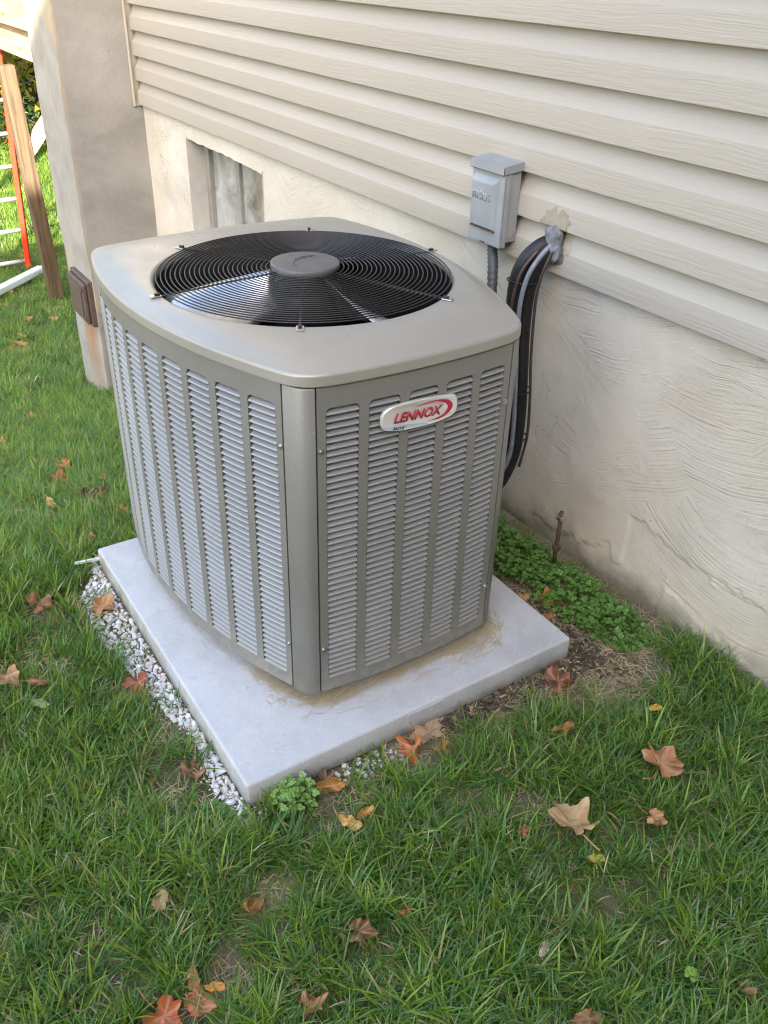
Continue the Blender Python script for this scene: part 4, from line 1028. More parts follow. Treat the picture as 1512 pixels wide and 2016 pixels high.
def scatter(n, x0, x1, y0, y1):
    return rng.uniform(x0, x1, n), rng.uniform(y0, y1, n)
def free_of_things(x, y, m=.0):
    ok = ~((x > -.9874-m) & (x < m) & (y > -m) & (y < .8977+m)) & ((y < 1.215) | (x < -4.3))
    ok &= ~((x > -4.33) & (x < -3.78) & (y > .79)) & ~((x < -4.0) & (x > -4.4) & (y > 1.2))
    return ok
BR, TN, OR, RU, MA, YE, PT, DK, PK = (.20, .10, .055), (.36, .20, .10), (.46, .20, .055), (.33, .085, .035), (.15, .055, .04), (.52, .36, .07), (.42, .29, .17), (.10, .06, .042), (.40, .17, .10)
def G0(x): return float(ground_z(x))
LEAVES = [
 (-.844, -.204, .084, 'maple', (.26, .13, .07), 'large brown leaf curled over on the lawn left of the gravel', 2.2, .95, (.5, .2), .035),
 (-.792, -.060, .080, 'maple', (.38, .19, .085), 'tan brown leaf lying on the gravel by the pad, with a dark folded edge', .6, .55, (.1, -.25), .016),
 (-.462, -.074, .064, 'maple', (.30, .085, .055), 'dusky red lobed leaf on the gravel edge beside the pad', -.6, .6, (.15, .1), .016),
 (-.138, -.069, .060, 'maple', (.27, .125, .075), 'brown leaf propped on the gravel near the front corner of the pad', 2.5, .7, (.45, .3), .012),
 (-.618, -.331, .060, 'maple', (.34, .185, .11), 'tan brown pointed leaf in the grass at the left picture edge', .2, .6, (.3, .2), .03),
 (-.570, -.276, .047, 'oval', (.25, .135, .085), 'rounded brown leaf standing in the grass beside a pointed leaf', 1.1, .9, (.7, .2), .03),
 (-2.124, .170, .066, 'maple', (.36, .14, .05), 'upper orange leaf of the rust pair on the slope', .4, .6, (.3, .1), .04),
 (-1.928, .112, .092, 'maple', (.26, .08, .035), 'rust red leaf lying just below an orange one on the slope', 1.8, .6, (.2, 0), .03),
 (-1.770, .230, .056, 'oval', (.48, .24, .07), 'curled orange leaf on the slope between the rust pair and the unit', 2.6, .9, (.4, .3), .04),
 (-1.585, .122, .066, 'maple', (.10, .062, .046), 'dark brown crumpled leaf in the grass behind the pad', 1.0, .9, (.2, .4), .03),
 (-1.54, .16, .050, 'maple', (.14, .085, .065), 'grey brown leaf beside the dark crumpled one behind the pad', 2.0, .8, (.5, -.2), .04),
 (-1.48, .135, .040, 'oval', (.40, .26, .12), 'small tan leaf under the dark crumpled leaf behind the pad', .2, .4, (.1, 0), .03),
 (-1.145, .013, .040, 'maple', (.38, .20, .08), 'small tan curled leaf just beyond the far corner of the pad', 1.6, .9, (.6, .2), .03),
 (-2.227, .056, .034, 'oval', (.52, .38, .08), 'small yellow leaf up the slope near the left picture edge', 1.2, .4, (.3, .1), .03),
 (-1.654, .014, .048, 'oval', (.50, .34, .12), 'yellow tan flat leaf left of the dark crumpled leaf', .1, .3, (.1, .1), .03),
 (-2.47, .014, .055, 'maple', (.13, .085, .07), 'dark taupe leaf high on the slope at the left', .9, .7, (.3, .2), .03),
 (-2.96, .072, .066, 'oval', (.45, .27, .09), 'tan orange leaf farthest up the slope at the left picture edge', 1.9, .6, (.4, .2), .03),
 (-1.348, .179, .044, 'oval', (.46, .25, .08), 'orange leaf poking out behind the unit at the far pad edge', .6, .7, (.3, .3), .03),
 (.047, .176, .056, 'oval', (.48, .22, .05), 'golden orange leaf leaning by the clover clump at the front of the pad', 1.2, .6, (.45, -.2), .006),
 (.026, .170, .055, 'maple', (.12, .07, .05), 'dark brown leaf tucked under the front edge of the pad beside the clover', .8, .6, (.3, .4), .004),
 (.160, .150, .046, 'oval', (.60, .38, .12), 'pale yellow leaf of the pair in the grass in front of the pad', .5, .6, (.2, .2), .03),
 (.158, .188, .038, 'oval', (.52, .27, .06), 'amber curled leaf joined to the pale yellow one before the pad', 1.7, .9, (.4, -.2), .034),
 (.055, .377, .066, 'maple', (.42, .13, .045), 'rust orange crumpled leaf on bare soil along the front of the pad', -.7, 1.0, (.5, .2), .006),
 (.022, .447, .080, 'oak', (.40, .29, .21), 'pinkish tan holed leaf flat under the front edge of the pad', 1.7, .25, (.15, .1), .004),
 (.090, .433, .042, 'maple', (.36, .18, .05), 'small amber leaf between the rust orange leaf and the grass', 2.0, .9, (.5, .2), .012),
 (.062, .806, .082, 'maple', (.19, .065, .045), 'long maroon leaf curled under the right front corner of the pad', 1.5, .85, (.15, .1), .004),
 (.194, .700, .050, 'oval', (.42, .17, .06), 'small orange brown leaf in the grass near the right corner of the pad', 1.4, .7, (.2, .2), .03),
 (.392, .801, .102, 'maple', (.42, .19, .11), 'large reddish brown leaf lying flat in the grass at the right', 2.0, .45, (.15, .15), .038),
 (.405, .532, .106, 'maple', (.46, .32, .19), 'large pale tan leaf with an upright stalk in the front lawn', 2.9, .5, (.3, .2), .036),
 (.481, .686, .044, 'maple', (.42, .22, .12), 'small tan orange folded leaf below the large reddish one', .4, .9, (.5, .3), .03),
 (.481, .525, .032, 'oval', (.38, .36, .06), 'yellow green leaf beside the large pale tan leaf', .9, .5, (.4, 0), .022),
 (.264, .925, .030, 'oval', (.55, .38, .06), 'small bright yellow leaf in the grass near the foundation wall', 1.2, .5, (.5, 0), .04),
 (.219, -.099, .060, 'oval', (.36, .16, .06), 'brown orange cupped leaf by the bare patch in the front lawn', 1.9, .8, (.35, .5), .012),
 (.134, -.239, .048, 'oval', (.42, .30, .18), 'narrow tan oval leaf lying across the grass blades', 2.5, .25, (.2, .3), .04),
 (.372, .044, .056, 'maple', (.22, .11, .065), 'dark brown crumpled leaf in the middle of the front lawn', .9, 1.0, (.5, .3), .022),
 (.345, .018, .026, 'oval', (.44, .25, .13), 'thin tan leaf touching the dark brown crumpled leaf', .2, .5, (.2, 0), .022),
 (.300, -.243, .042, 'oval', (.40, .24, .12), 'tan pointed leaf above the red leaves at the bottom edge', 2.7, .4, (.4, .3), .03),
 (.322, -.305, .068, 'maple', (.40, .10, .035), 'bright rust red leaf at the bottom picture edge', .4, .6, (.3, .1), .02),
 (.337, -.252, .060, 'maple', (.40, .15, .085), 'pinkish red lobed leaf beside the bright rust red one', 1.8, .5, (.2, .2), .02),
 (.325, -.215, .030, 'oval', (.52, .24, .04), 'small orange leaf above the pinkish red lobed leaf', 1.0, .6, (.3, 0), .03),
 (.436, -.093, .050, 'maple', (.36, .16, .085), 'red brown leaf at the bottom edge below the bare patch', 2.3, .7, (.3, .3), .016),
 (.573, .308, .030, 'oval', (.50, .42, .41), 'pale pink petal-like leaf in the front lawn at lower right', 2.0, .5, (.5, .2), .034),
 (.747, .489, .027, 'heart', (.17, .36, .05), 'bright green heart-shaped leaf in the grass at lower right', 1.8, .2, (.15, 0), .044),
 (.811, .557, .046, 'oval', (.28, .17, .10), 'brown curled leaf at the lower right picture edge', 2.2, .9, (.5, .5), .02),
 (.705, .290, .056, 'oval', (.32, .17, .095), 'long brown curled leaf at the bottom edge right of centre', 1.2, .9, (.3, .2), .02),
 (.356, .445, .030, 'maple', (.34, .13, .06), 'small rust leaf in the dark gap left of the large tan leaf', 1.5, .8, (.3, .2), .016),
 (.382, .140, .024, 'oval', (.34, .06, .04), 'tiny dark red leaf deep in the front lawn', 1.5, .5, (.6, 0), .03),
 (-.191, 1.000, .072, 'maple', (.34, .14, .05), 'rust brown leaf between the pad edge and the clover patch', .9, .75, (.2, .3), .010),
 (-.147, .958, .046, 'oval', (.36, .19, .10), 'small tan brown leaf by the pad edge below the clover', 1.4, .6, (.2, .2), .004),
 (-.241, .955, .044, 'oval', (.50, .32, .14), 'pale amber torn leaf touching the right rear pad edge', 2.0, .4, (.2, .2), .012),
 (-.498, -.292, .038, 'oval', (.22, .33, .13), 'pale green leaf in the grass at the left', .8, .3, (.2, .1), .034),
 (.045, 1.095, .034, 'oval', (.26, .18, .14), 'grey brown leaf at the foot of the foundation right of the clover', 1.1, .7, (.3, .2), .006),
 (-5.575, .696, .085, 'oval', (.40, .20, .09), 'ring-curled tan leaf on the shaded lawn near the pier', .9, .9, (.7, .3), .04),
 (-3.50, .317, .060, 'maple', (.38, .23, .12), 'tan leaf on the slope below the pier', .6, .7, (.4, .2), .03),
 (-2.828, .365, .048, 'oval', (.44, .28, .16), 'pale tan leaf on the slope near the far corner of the unit', 2.1, .6, (.3, .2), .03),
 (-1.139, -.198, .034, 'maple', (.24, .17, .11), 'taupe leaf in the grass at the left picture edge level with the pad', 1.2, .7, (.3, .2), .03),
]
def make_grass():
    xs, ys, sc_ = [], [], []
    # near lawn, slope, far lawn
    for (x0, x1, y0, y1, dens_, s0, s1, seed) in ((-1.3, 1.25, -.95, 1.215, 4300, .62, 1.08, 1), (-4.3, -1.3, -1.0, 1.2, 2700, .75, 1.15, 2), (-9.0, -4.3, -.6, 3.4, 1500, 1.0, 1.5, 3), (-17, -9.0, -.4, 6.0, 900, 1.4, 2.2, 4)):
        n = int(dens_*(x1-x0)*(y1-y0)); x, y = scatter(n, x0, x1, y0, y1)
        v, d = in_view(x, y, ground_z(x)); k = v & free_of_things(x, y, .006)
        cl = vnoise(x, y, 9, 3)*.5+vnoise(x, y, 26, 5)*.5
        p = np.clip(1.25*(cl-.30)/.32+.25, .08, 1)
        p = np.where(x < -3, np.clip(p+.25, 0, 1), p)
        b = bare(x, y); p *= np.clip(1-1.15*b, 0, 1)
        gd = -y/np.maximum(gravel_w(x), 1e-4)                                  # inside the gravel strip
        p *= np.where((y < .02) & (gd < 1.0+.018/np.maximum(gravel_w(x), .01)) & (x > -1.05) & (x < .05), .035, 1)
        p *= np.where((x > -.30) & (x < .10) & (y > .90), .03, 1) * np.where((x > -1.0) & (x <= -.30) & (y > .90), .02, 1)
        p *= np.where((x > 0) & (x < .035+.03*vnoise(y, y*0, 8, 2)) & (y > .1) & (y < .95), .12, 1)
        lm = np.zeros(n)
        for l_ in LEAVES: lm = np.maximum(lm, np.exp(-(((x-l_[0]-.012)**2+(y-l_[1]+.006)**2)/(l_[2]*.60)**2)**2))
        p *= 1-.62*lm
        k &= rng.random(n) < p
        x, y, cl, b = x[k], y[k], cl[k], np.maximum(b, lm)[k]
        xs.append(x); ys.append(y); sc_.append((s0+(s1-s0)*rng.random(len(x)))*(.72+.55*cl)*(1-.45*b))
    x, y, s = np.concatenate(xs), np.concatenate(ys), np.concatenate(sc_)
    z = ground_z(x)-.004
    n = len(x); rot = np.c_[rng.normal(0, .14, n), rng.normal(0, .14, n), rng.uniform(0, 6.283, n)]
    zone = vnoise(x, y, 2.2, 9)+np.clip((.15-y)*.55, -.30, .30)
    idx = np.where(rng.random(n) < np.clip(.15+zone*.9, 0, 1), rng.integers(0, 5, n), rng.integers(5, 8, n)); thatch = vnoise(x, y, 3.1, 21)+np.clip((-.02-y)*.35, -.05, .12); idx = np.where(rng.random(n) < .06+.34*np.clip((thatch-.43)*2.4, 0, 1), rng.integers(8, 10, n), idx); idx = np.where((rng.random(n) < .085) & (x > -2.2), rng.integers(10, 13, n), idx)
    o = instancer('lawn_grass', np.c_[x, y, z], rot, s, idx, T)
    props(o, 'green lawn grass with yellowing blades round the pad and down the slope', 'grass')
    print('grass tufts', n)
make_grass()
# dead stems and clippings on the bare soil and thinly through the lawn
def make_straw():
    TS = [template('straw_t%d' % k, 7, .02, (.02, .055), (.0010, .0022), (1.35, 1.62), (-.1, .12), [(st, 1)], seg=3) for k in range(4)]
    n = 15000; x, y = scatter(n, -1.25, 1.2, -.95, 1.2); v, d = in_view(x, y, ground_z(x))
    b = bare(x, y); p = .10+.8*b+.35*((x > -.30) & (x < .2) & (y > .88))
    p *= np.where((-y < gravel_w(x)) & (y < .02) & (x < .05), .25, 1)
    k = v & free_of_things(x, y, .004) & (rng.random(n) < p); x, y = x[k], y[k]; n = len(x)
    o = instancer('dead_grass', np.c_[x, y, ground_z(x)+.003+.014*rng.random(n)*(b[k] < .3)], np.c_[rng.normal(0, .12, n), rng.normal(0, .12, n), rng.uniform(0, 6.283, n)], rng.uniform(.6, 1.2, n), rng.integers(0, 4, n), TS)
    props(o, 'pale dead stems scattered over the bare soil and lawn', 'dead grass')
make_straw()
# mown clippings drifted against the foot of the unit, lying on the pad
def make_clippings():
    acc = Acc(); O = smooth_outline(outline(.0), 4); per = len(O)
    for i in range(5200):
        k = rng.integers(0, per); p = O[k]; nx_, ny_ = (p-cen)/np.linalg.norm(p-cen)
        tx, ty = O[(k+1) % per]-O[k-1]; ta = math.atan2(ty, tx)
        if p[0] < -.55 or (p[1] > .77): 
            if rng.random() > .12: continue
        corner = math.hypot(p[0]+.145, p[1]-.22) < .12; rcorner = math.hypot(p[0]+.13, p[1]-.72) < .12
        if p[1] < .15 and rng.random() > .10: continue
        if not corner and not rcorner and rng.random() > .62: continue
        d = abs(rng.normal(0, .012 if not rcorner else .030))-.018 if rng.random() < .93 else rng.uniform(-.01, .05)
        x, y = p[0]+nx_*d, p[1]+ny_*d
        a = ta+rng.normal(0, .6); L = rng.uniform(.016, .050)
        v, f = blade_vf(L, rng.uniform(.0008, .0020), rng.uniform(1.32, 1.60), a, rng.normal(0, .5), x-math.cos(a)*L/2, y-math.sin(a)*L/2, 3, .0012+max(0, .011*rng.random()*(1-d/.03)))
        acc.add(v, f)
    o = acc.build('grass_clippings', M['clip']); props(o, 'dry grass clippings drifted along the foot of the unit on the pad', 'clippings', kind='stuff')
make_clippings()

# ------------------------------------------------------------------ gravel strip
def stone_mesh(k):
    bm = bmesh.new(); r2 = random.Random(50+k)
    for i in range(13):
        v = Vector((r2.gauss(0, 1), r2.gauss(0, 1), r2.gauss(0, 1))).normalized(); bm.verts.new((v.x*r2.uniform(.85, 1.1), v.y*r2.uniform(.65, .95), v.z*r2.uniform(.5, .8)))
    bmesh.ops.convex_hull(bm, input=bm.verts)
    for v in [v for v in bm.verts if not v.link_faces]: bm.verts.remove(v)
    bmesh.ops.bevel(bm, geom=bm.edges[:], offset=.10, segments=1, affect='EDGES')
    bmesh.ops.recalc_face_normals(bm, faces=bm.faces)
    me = bpy.data.meshes.new('stone'); bm.to_mesh(me); bm.free(); me.materials.append(M['stone']); return me
def build_gravel():
    SM = [stone_mesh(k) for k in range(9)]
    # bed: a thin soil skirt under the stones
    xs = np.linspace(-1.02, .045, 60); V, F = [], []
    for x in xs:
        w_ = gravel_w(x)+.006
        for t in (0, .5, 1): V.append((x, -.001-(w_)*t, GZ-.001+(.006 if t == 0 else .004 if t == .5 else -.006)))
    F = [(3*i+j, 3*i+j+1, 3*i+j+4, 3*i+j+3) for i in range(len(xs)-1) for j in range(2)]
    bed = props(mesh('gravel_bed', V, F, M['soil'], None, True), kind='structure')
    cand = []
    tries = 0
    placed = []
    while len(placed) < 285 and tries < 30000:
        tries += 1
        if random.random() < .94:
            x = random.uniform(-1.0, .035); w_ = float(gravel_w(x))
            if w_ < .012: continue
            y = -random.random()*w_
        elif random.random() < .5: x, y = .004+random.random()*.03, random.uniform(-.02, .05)
        else:
            if random.random() < .6: continue
            x, y = random.gauss(.032, .010), random.gauss(.285, .035)
        if -.9874 < x < .004 and y > -.003: continue
        r = random.choice((.0065, .0075, .008, .009, .0095, .0105, .0115, .0125, .0145)) * (.9 if x < -.6 else 1)
        if all((x-a)**2+(y-b)**2 > ((r+c)*.80)**2 for a, b, c in placed): placed.append((x, y, r))
    for x, y, r in placed:
        o = bpy.data.objects.new('stone', SM[random.randrange(9)]); link(o, bed)
        if y < 0: o.location = (x, y-.002 if y > -.008 else y, GZ+.004+r*.42)
        else: o.location = (x, y, GZ+r*.38)
        o.scale = (r*1.12,)*3; o.rotation_euler = (random.gauss(0, .4), random.gauss(0, .4), random.random()*6.28)
    acc = Acc()
    for i in range(1300):
        x = random.uniform(-1.03, .05); w_ = float(gravel_w(x))
        if random.random() < .12: w_ *= 1.7
        if w_ < .006: continue
        y = -random.random()*w_-.003; r = random.uniform(.0022, .0058); me = SM[random.randrange(9)]
        Mx = Matrix.Translation((x, y, GZ+.004+r*.4)) @ Matrix.Rotation(random.random()*6.28, 4, 'Z') @ Matrix.Rotation(random.random()*.8, 4, 'X') @ Matrix.Scale(r, 4)
        acc.add([Mx @ v.co for v in me.vertices], [tuple(p.vertices) for p in me.polygons])
    o = acc.build('small_stones', M['stone'], bed); o['kind'] = 'stuff'
build_gravel()

# ------------------------------------------------------------------ clover weeds
def weed(name, label, blobs, n, size, hmax, seed):
    rr_ = random.Random(seed); A, S = Acc(), Acc()
    root = empty(name, label, 'weed', loc=(blobs[0][0], blobs[0][1], GZ))
    def leaf(c_, r, az, tilt):
        # three rounded lobes, notched, slightly cupped
        V, F = [], []; q = Matrix.Translation(c_) @ Matrix.Rotation(az, 4, 'Z') @ Matrix.Rotation(tilt, 4, 'X')
        for k in range(3):
            a0 = 2.094*k; cx, cy = math.cos(a0)*r*.52, math.sin(a0)*r*.52
            o = len(V); V.append(q @ Vector((cx, cy, -.0006)))
            for j in range(8):
                t = a0+math.pi+2*math.pi*j/8+.39; rr2 = r*.54*(.80 if abs(((t-a0+math.pi) % (2*math.pi))-math.pi) < .4 else 1)
                V.append(q @ Vector((cx+math.cos(t)*rr2, cy+math.sin(t)*rr2, r*.16*rr_.random())))
            F += [(o, o+1+j, o+1+(j+1) % 8) for j in range(8)]
        return V, F
    for i in range(n):
        bx_, by_, sx_, sy_, an = rr_.choices(blobs, [b[2]*b[3] for b in blobs])[0]
        a = rr_.random()*6.283; r = math.sqrt(rr_.random()); u0, v0 = r*sx_*math.cos(a), r*sy_*math.sin(a)
        x, y = bx_+u0*math.cos(an)-v0*math.sin(an), by_+u0*math.sin(an)+v0*math.cos(an)
        if y > 1.205 or (-.9874 < x < .003 and .0 < y < .90): continue
        h = hmax*(.25+.75*rr_.random())*(1-.55*r*r); top = Vector((x+rr_.gauss(0, .006), y+rr_.gauss(0, .006), GZ+.004+h))
        v, f = leaf(top, size*rr_.uniform(.6, 1.15), rr_.random()*6.28, rr_.gauss(0, .35)); A.add(v, f)
        v, f = tube_vf([Vector((x, y, GZ-.002)), (Vector((x, y, GZ))+top)/2+Vector((.002, 0, 0)), top], .0007, 3, caps=False); S.add(v, f)
    o = A.build('clover_leaves', M['clover']); child(root, o); o['kind'] = 'stuff'
    o = S.build('clover_stems', M['grass2']); child(root, o); o['kind'] = 'stuff'
weed('clover_patch', 'large spreading clover patch between the pad and the foundation wall', [(-.20, 1.075, .17, .10, -.1), (-.42, 1.06, .16, .10, 0), (-.03, 1.085, .11, .085, .1), (-.62, 1.06, .12, .1, 0)], 1750, .0096, .055, 3)
weed('clover_patch', 'compact blue-green clover clump against the front edge of the pad', [(.035, .092, .05, .034, 1.2), (.055, .075, .03, .025, .3)], 230, .0085, .07, 4)
weed('clover_patch', 'low sparse clover tuft at the near left corner of the pad', [(-.005, -.062, .045, .026, .3), (.02, -.03, .02, .02, .3)], 90, .0075, .03, 5)

# ------------------------------------------------------------------ fallen leaves
def leaf_outline(kind, r2):
    out = []
    n = 60; shift = [r2.gauss(0, .12) for _ in range(4)]; tears = [(r2.random()*6.28, r2.uniform(.08, .2), r2.uniform(.1, .3)) for _ in range(2)]
    for i in range(n):
        a = 2*math.pi*i/n
        if kind == 'maple':
            l = .60
            for c0, amp, w_ in ((0, .40, .34), (1.0+shift[0], .32, .30), (-1.0+shift[1], .32, .30), (1.95+shift[2], .20, .34), (-1.95+shift[3], .20, .34)):
                da = (a-c0+math.pi) % (2*math.pi)-math.pi; l += amp*math.exp(-(da/w_)**2)
            l += .045*abs(math.sin(a*9+.5))-.02
            if abs(a-math.pi) < .35: l *= .72
        elif kind == 'oak':
            l = .62+.30*math.cos(a)**2*(1 if math.cos(a) > 0 else .8)+.13*math.sin(a*9); l *= (.55+.45*abs(math.cos(a)))*1.1
        elif kind == 'heart':
            l = .75+.15*math.cos(a)
            if abs(a-math.pi) < .5: l *= .45+.55*abs(a-math.pi)/.5
        else:
            l = 1/math.sqrt((math.cos(a)/1.0)**2+(math.sin(a)/.46)**2)*(1+.03*math.sin(a*13))
        if kind in ('maple', 'oval'):
            for ta, tw, td in tears:
                da = (a-ta+math.pi) % (2*math.pi)-math.pi; l *= 1-td*math.exp(-(da/tw)**2)
        out.append((a, l*(1+.035*r2.gauss(0, 1))))
    return out
def fallen_leaf(x, y, z, size, kind, colr, label, yaw, curl=.5, tilt=(0, 0), seed=0, stem=True, lift=.0):
    r2 = random.Random(seed*7+3); O = leaf_outline(kind, r2); n = len(O); rings = (.0, .22, .45, .68, .86, 1.0); V, F, vein = [], [], []
    k1, k2, k3 = r2.uniform(-1, 1), r2.uniform(-1, 1), r2.uniform(.6, 1.4)
    veins = {'maple': (0, 1.0, -1.0, 1.95, -1.95), 'oval': (0, math.pi), 'oak': (0, math.pi, .7, -.7), 'heart': (0, .8, -.8)}[kind]
    sd_ = r2.random()*50
    for t in rings:
        for a, l in O:
            rx, ry = t*l*math.cos(a)*.5, t*l*math.sin(a)*.5
            zc = curl*(.55*k3*(ry*ry)*2.2+.5*k1*rx*rx*1.6+.4*k2*rx*ry*2)+curl*.16*mnoise.noise((rx*4+sd_, ry*4, 0))+curl*.07*mnoise.noise((rx*11+sd_, ry*11, 3))*t
            zc += curl*.16*t*t*math.sin(4*a+sd_)+curl*.45*max(0, rx*math.cos(sd_)+ry*math.sin(sd_)-.12)*1.6
            V.append((rx*(1-.18*abs(curl)*t), ry*(1-.28*abs(curl)*t), zc))
            da = min(abs((a-c0+math.pi) % (2*math.pi)-math.pi) for c0 in veins); vein.append(1.0 if da*t*l < .055 else 0.0)
    for i in range(len(rings)-1):
        for k in range(n): F.append((i*n+k, i*n+(k+1) % n, (i+1)*n+(k+1) % n, (i+1)*n+k))
    if stem:
        o = len(V); P = catmull([(-.25, 0, .0), (-.48, .02, .03), (-.72, .05+.1*k1, .10+.08*k2)], 4); v, f = tube_vf(P, .011, 4)
        V += [tuple(p) for p in v]; F += [tuple(q+o for q in g) for g in f]; vein += [1.0]*len(v)
    V = [(a*size, b*size, c_*size) for a, b, c_ in V]
    ob = mesh('fallen_leaf', V, F, M['leaf'], None, True)
    bm = bmesh.new(); bm.from_mesh(ob.data); 
    vl = bm.verts.layers.float.new('vein')
    bm.verts.ensure_lookup_table()
    for i, v in enumerate(bm.verts): v[vl] = vein[i]
    bmesh.ops.remove_doubles(bm, verts=bm.verts, dist=1e-6); bm.to_mesh(ob.data); bm.free()
    ob.data.polygons.foreach_set('use_smooth', [True]*len(ob.data.polygons))
    e = Matrix.Rotation(yaw, 3, 'Z') @ Matrix.Rotation(tilt[0], 3, 'X') @ Matrix.Rotation(tilt[1], 3, 'Y')
    ob.rotation_euler = e.to_euler(); bpy_min = min((e @ Vector(v)).z for v in V)
    ob.location = (x, y, z-bpy_min+lift); ob.color = (min(1, colr[0]*1.22), colr[1]*1.10, colr[2]*.88, 1)
    props(ob, label, 'leaf', 'fallen autumn leaves'); return ob
for i, (x, y, s, kd, c_, lb, yw_, cu_, ti, lf) in enumerate(LEAVES):
    fallen_leaf(x, y, G0(x)-.004, s*1.32, kd, c_, lb, yw_, cu_*.95, ti, i+1, kd != 'heart', lf*1.0)
# far leaf litter on the sunlit lawn
def far_litter():
    accs = {}
    acc = Acc()
    for i in range(900):
        x = random.uniform(-16, -5.0); y = random.uniform(-.2, 5.5); z = G0(x)+.03; r = random.uniform(.02, .045); a = random.random()*6.28
        q = Matrix.Translation((x, y, z+random.random()*.03)) @ Matrix.Rotation(a, 4, 'Z') @ Matrix.Rotation(random.gauss(0, .6), 4, 'X')
        P = [q @ Vector((r*math.cos(t)*(1+.4*math.cos(3*t)), r*.8*math.sin(t), .3*r*math.cos(2*t))) for t in np.linspace(0, 2*math.pi, 7, endpoint=False)]
        acc.add([q @ Vector((0, 0, 0))]+P, [(0, 1+k, 1+(k+1) % 7) for k in range(7)])
    o = acc.build('leaf_litter', M['leaf']); o.color = (.44, .26, .10, 1); props(o, 'scattered tan leaves on the far sunlit lawn', 'leaf litter', kind='stuff')
far_litter()
# wood chips, short twigs
def chips():
    acc = Acc()
    spots = [(random.gauss(.035, .02), random.uniform(.55, .92)) for _ in range(60)]+[(random.gauss(.08, .06), random.gauss(.98, .07)) for _ in range(40)]+[(random.uniform(-1, 1), random.uniform(-.8, 1.0)) for _ in range(60)]+[(random.gauss(-.1, .1), -.09) for _ in range(6)]
    for x, y in spots:
        if (-.99 < x < .008 and -.005 < y < .9) or y > 1.2: continue
        L = random.uniform(.004, .010); w_ = L*random.uniform(.16, .32); q = Matrix.Translation((x, y, G0(x)+random.uniform(.001, .008))) @ Matrix.Rotation(random.random()*6.28, 4, 'Z') @ Matrix.Rotation(random.gauss(0, .25), 4, 'Y')
        V = [q @ Vector(p) for p in ((-L, -w_, 0), (L, -w_*.5, 0), (L*1.1, w_*.4, 0), (-L*.9, w_, 0), (-L, -w_, .002), (L, -w_*.5, .002), (L*1.1, w_*.4, .002), (-L*.9, w_, .002))]
        acc.add(V, [(4, 5, 6, 7), (0, 1, 5, 4), (1, 2, 6, 5), (2, 3, 7, 6), (3, 0, 4, 7)])
    o = acc.build('wood_chips', M['chip']); props(o, 'small tan wood chips on the bare soil in front of the pad', 'wood chips', kind='stuff')
chips()
def mulch():
    acc = Acc()
    for _ in range(420):
        x, y = random.gauss(.028, .018), random.uniform(.47, .97)
        if random.random() < .25: x, y = random.gauss(-.05, .12), random.gauss(.955, .03)
        if (-.99 < x < .006 and -.005 < y < .906) or y > 1.19: continue
        L = random.uniform(.004, .013); w_ = L*random.uniform(.3, .7); q = Matrix.Translation((x, y, GZ+random.uniform(.001, .009))) @ Matrix.Rotation(random.random()*6.28, 4, 'Z') @ Matrix.Rotation(random.gauss(0, .4), 4, 'Y') @ Matrix.Rotation(random.gauss(0, .4), 4, 'X')
        V = [q @ Vector(p) for p in ((-L, -w_, 0), (L*.9, -w_*.6, 0), (L*1.1, w_*.5, 0), (-L*.7, w_, 0), (-L, -w_, .0018), (L*.9, -w_*.6, .0018), (L*1.1, w_*.5, .0018), (-L*.7, w_, .0018))]
        acc.add(V, [(4, 5, 6, 7), (0, 1, 5, 4), (1, 2, 6, 5), (2, 3, 7, 6), (3, 0, 4, 7)])
    props(acc.build('bark_mulch', M['mulch']), 'dark bark mulch flakes along the foot of the pad', 'mulch', kind='stuff')
mulch()
props(tube('twig', catmull([(-.205, -.098, -.062), (-.18, -.07, -.055), (-.155, -.045, -.050)], 5), .0022, M['bark'], n=6), 'short brown twig across the gravel beside the pad', 'twig')
q = Matrix.Translation((-1.005, -.020, -.045)) @ Matrix.Rotation(R(80), 4, 'Z')
bm = bmesh.new(); bm_box(bm, -.045, .03, -.007, .007, -.0015, .0015, .0006, q); bm_box(bm, -.045, .03, -.007, -.0045, .0016, .006, .0006, q)
props(bmobj('plastic_strip', bm, M['white']), 'broken white plastic strip poking out beneath the far pad corner', 'plastic strip')

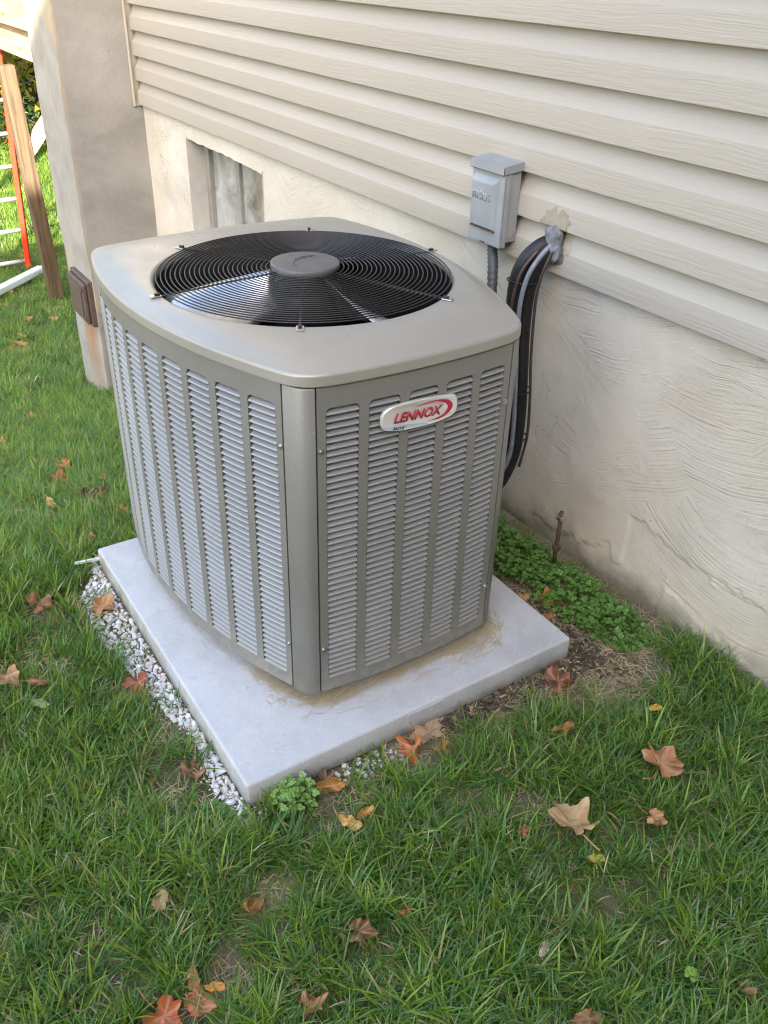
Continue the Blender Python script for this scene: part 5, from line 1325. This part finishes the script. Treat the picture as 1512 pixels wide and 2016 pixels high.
# ------------------------------------------------------------------ trees beyond the lawn
def tree(x, y, h, rcrown, mat_, label, seed, base=.16, n=4200, crown_lo=.12, leaf=.075):
    r2 = random.Random(seed); g2_ = np.random.default_rng(seed); z0 = G0(x)
    root = empty('tree', label, 'tree', 'trees beyond the lawn', loc=(x, y, z0))
    A = Acc()
    P = catmull([(x, y, z0-.1), (x+r2.gauss(0, .1), y+r2.gauss(0, .1), z0+h*.3), (x+r2.gauss(0, .2), y+r2.gauss(0, .2), z0+h*.65), (x+r2.gauss(0, .2), y+r2.gauss(0, .2), z0+h*.95)], 5)
    rad_ = [base*(1-.85*i/(len(P)-1)) for i in range(len(P))]; v, f = tube_vf(P, rad_, 9); A.add(v, f)
    tips = []
    for k in range(16):
        t = r2.uniform(crown_lo, .95); b0 = P[int(t*(len(P)-1))]; a = r2.random()*6.28; L = rcrown*r2.uniform(.55, 1.0)*(1.15-t*.5)
        e_ = b0+Vector((math.cos(a)*L, math.sin(a)*L, L*r2.uniform(.05, .6))); m_ = (b0+e_)/2+Vector((0, 0, L*.12))
        v, f = tube_vf(catmull([b0, m_, e_], 4), [base*.35*(1-.85*i/8) for i in range(9)], 6); A.add(v, f); tips += [e_, m_, (m_+e_)/2]
    tips.append(P[-1])
    child(root, A.build('trunk', M['bark'], None, True))
    cs = [tips[g2_.integers(0, len(tips))]+Vector(g2_.normal(0, rcrown*.22, 3)) for _ in range(150)]
    V, F = [], []
    for i in range(n):
        c_ = cs[g2_.integers(0, len(cs))]; p = c_+Vector(g2_.normal(0, rcrown*.10, 3))
        if p.z < z0+.05: continue
        s = leaf*g2_.uniform(.55, 1.25); u0 = Vector(g2_.normal(0, 1, 3)).normalized(); w0 = u0.cross(Vector(g2_.normal(0, 1, 3))).normalized()
        o = len(V); V += [p-u0*s, p+w0*s*.5, p+u0*s, p-w0*s*.5]; F.append((o, o+1, o+2, o+3))
    child(root, mesh('crown', V, F, mat_))
tree(-14.0, 2.0, 4.2, 1.7, M['tree1'], 'yellow-green bushy tree straight behind the ladder', 1, .07, 6500, .02)
tree(-15.2, 3.6, 6.5, 2.4, M['tree2'], 'dark green tree seen between deck post and pier', 2, .14, 7500, .05)
tree(-14.6, .9, 3.6, 1.5, M['tree3'], 'amber shrubby tree at the left picture edge', 3, .06, 5200, .02)
tree(-17.5, 1.6, 9.0, 3.0, M['tree2'], 'tall dark tree rising behind the yellow-green one', 4, .2, 8000, .08)
tree(-17.0, 5.2, 8.0, 2.8, M['tree1'], 'tall yellow-green tree behind the deck', 5, .18, 7000, .08)
tree(-13.6, 3.1, 1.7, 1.0, M['tree2'], 'low dark bush at the far lawn edge beside the pier', 6, .04, 4200, .02, .055)
tree(-16.0, -2.5, 8.5, 3.0, M['tree3'], 'tall amber tree outside the left picture edge', 7, .2, 6500, .08)
tree(-12.5, -6.0, 8.0, 2.8, M['tree1'], 'sunlit yellow-green tree far left across the yard', 8, .18, 6000, .08)
tree(-14.5, -5.0, 8.5, 2.6, M['tree3'], 'unseen tall amber tree across the yard, added to warm the cap reflection', 9, .2, 6000, .04)  # this and the trees below are added out of view for warm reflections
tree(-11.5, -9.5, 9.5, 3.0, M['tree3'], 'unseen broad amber tree farthest left, added to warm the cap reflection', 10, .22, 6500, .04)
tree(-19.5, -.6, 10.0, 3.2, M['tree1'], 'unseen tallest yellow-green tree behind the amber shrub, added for the cap reflection', 11, .22, 7000, .05)
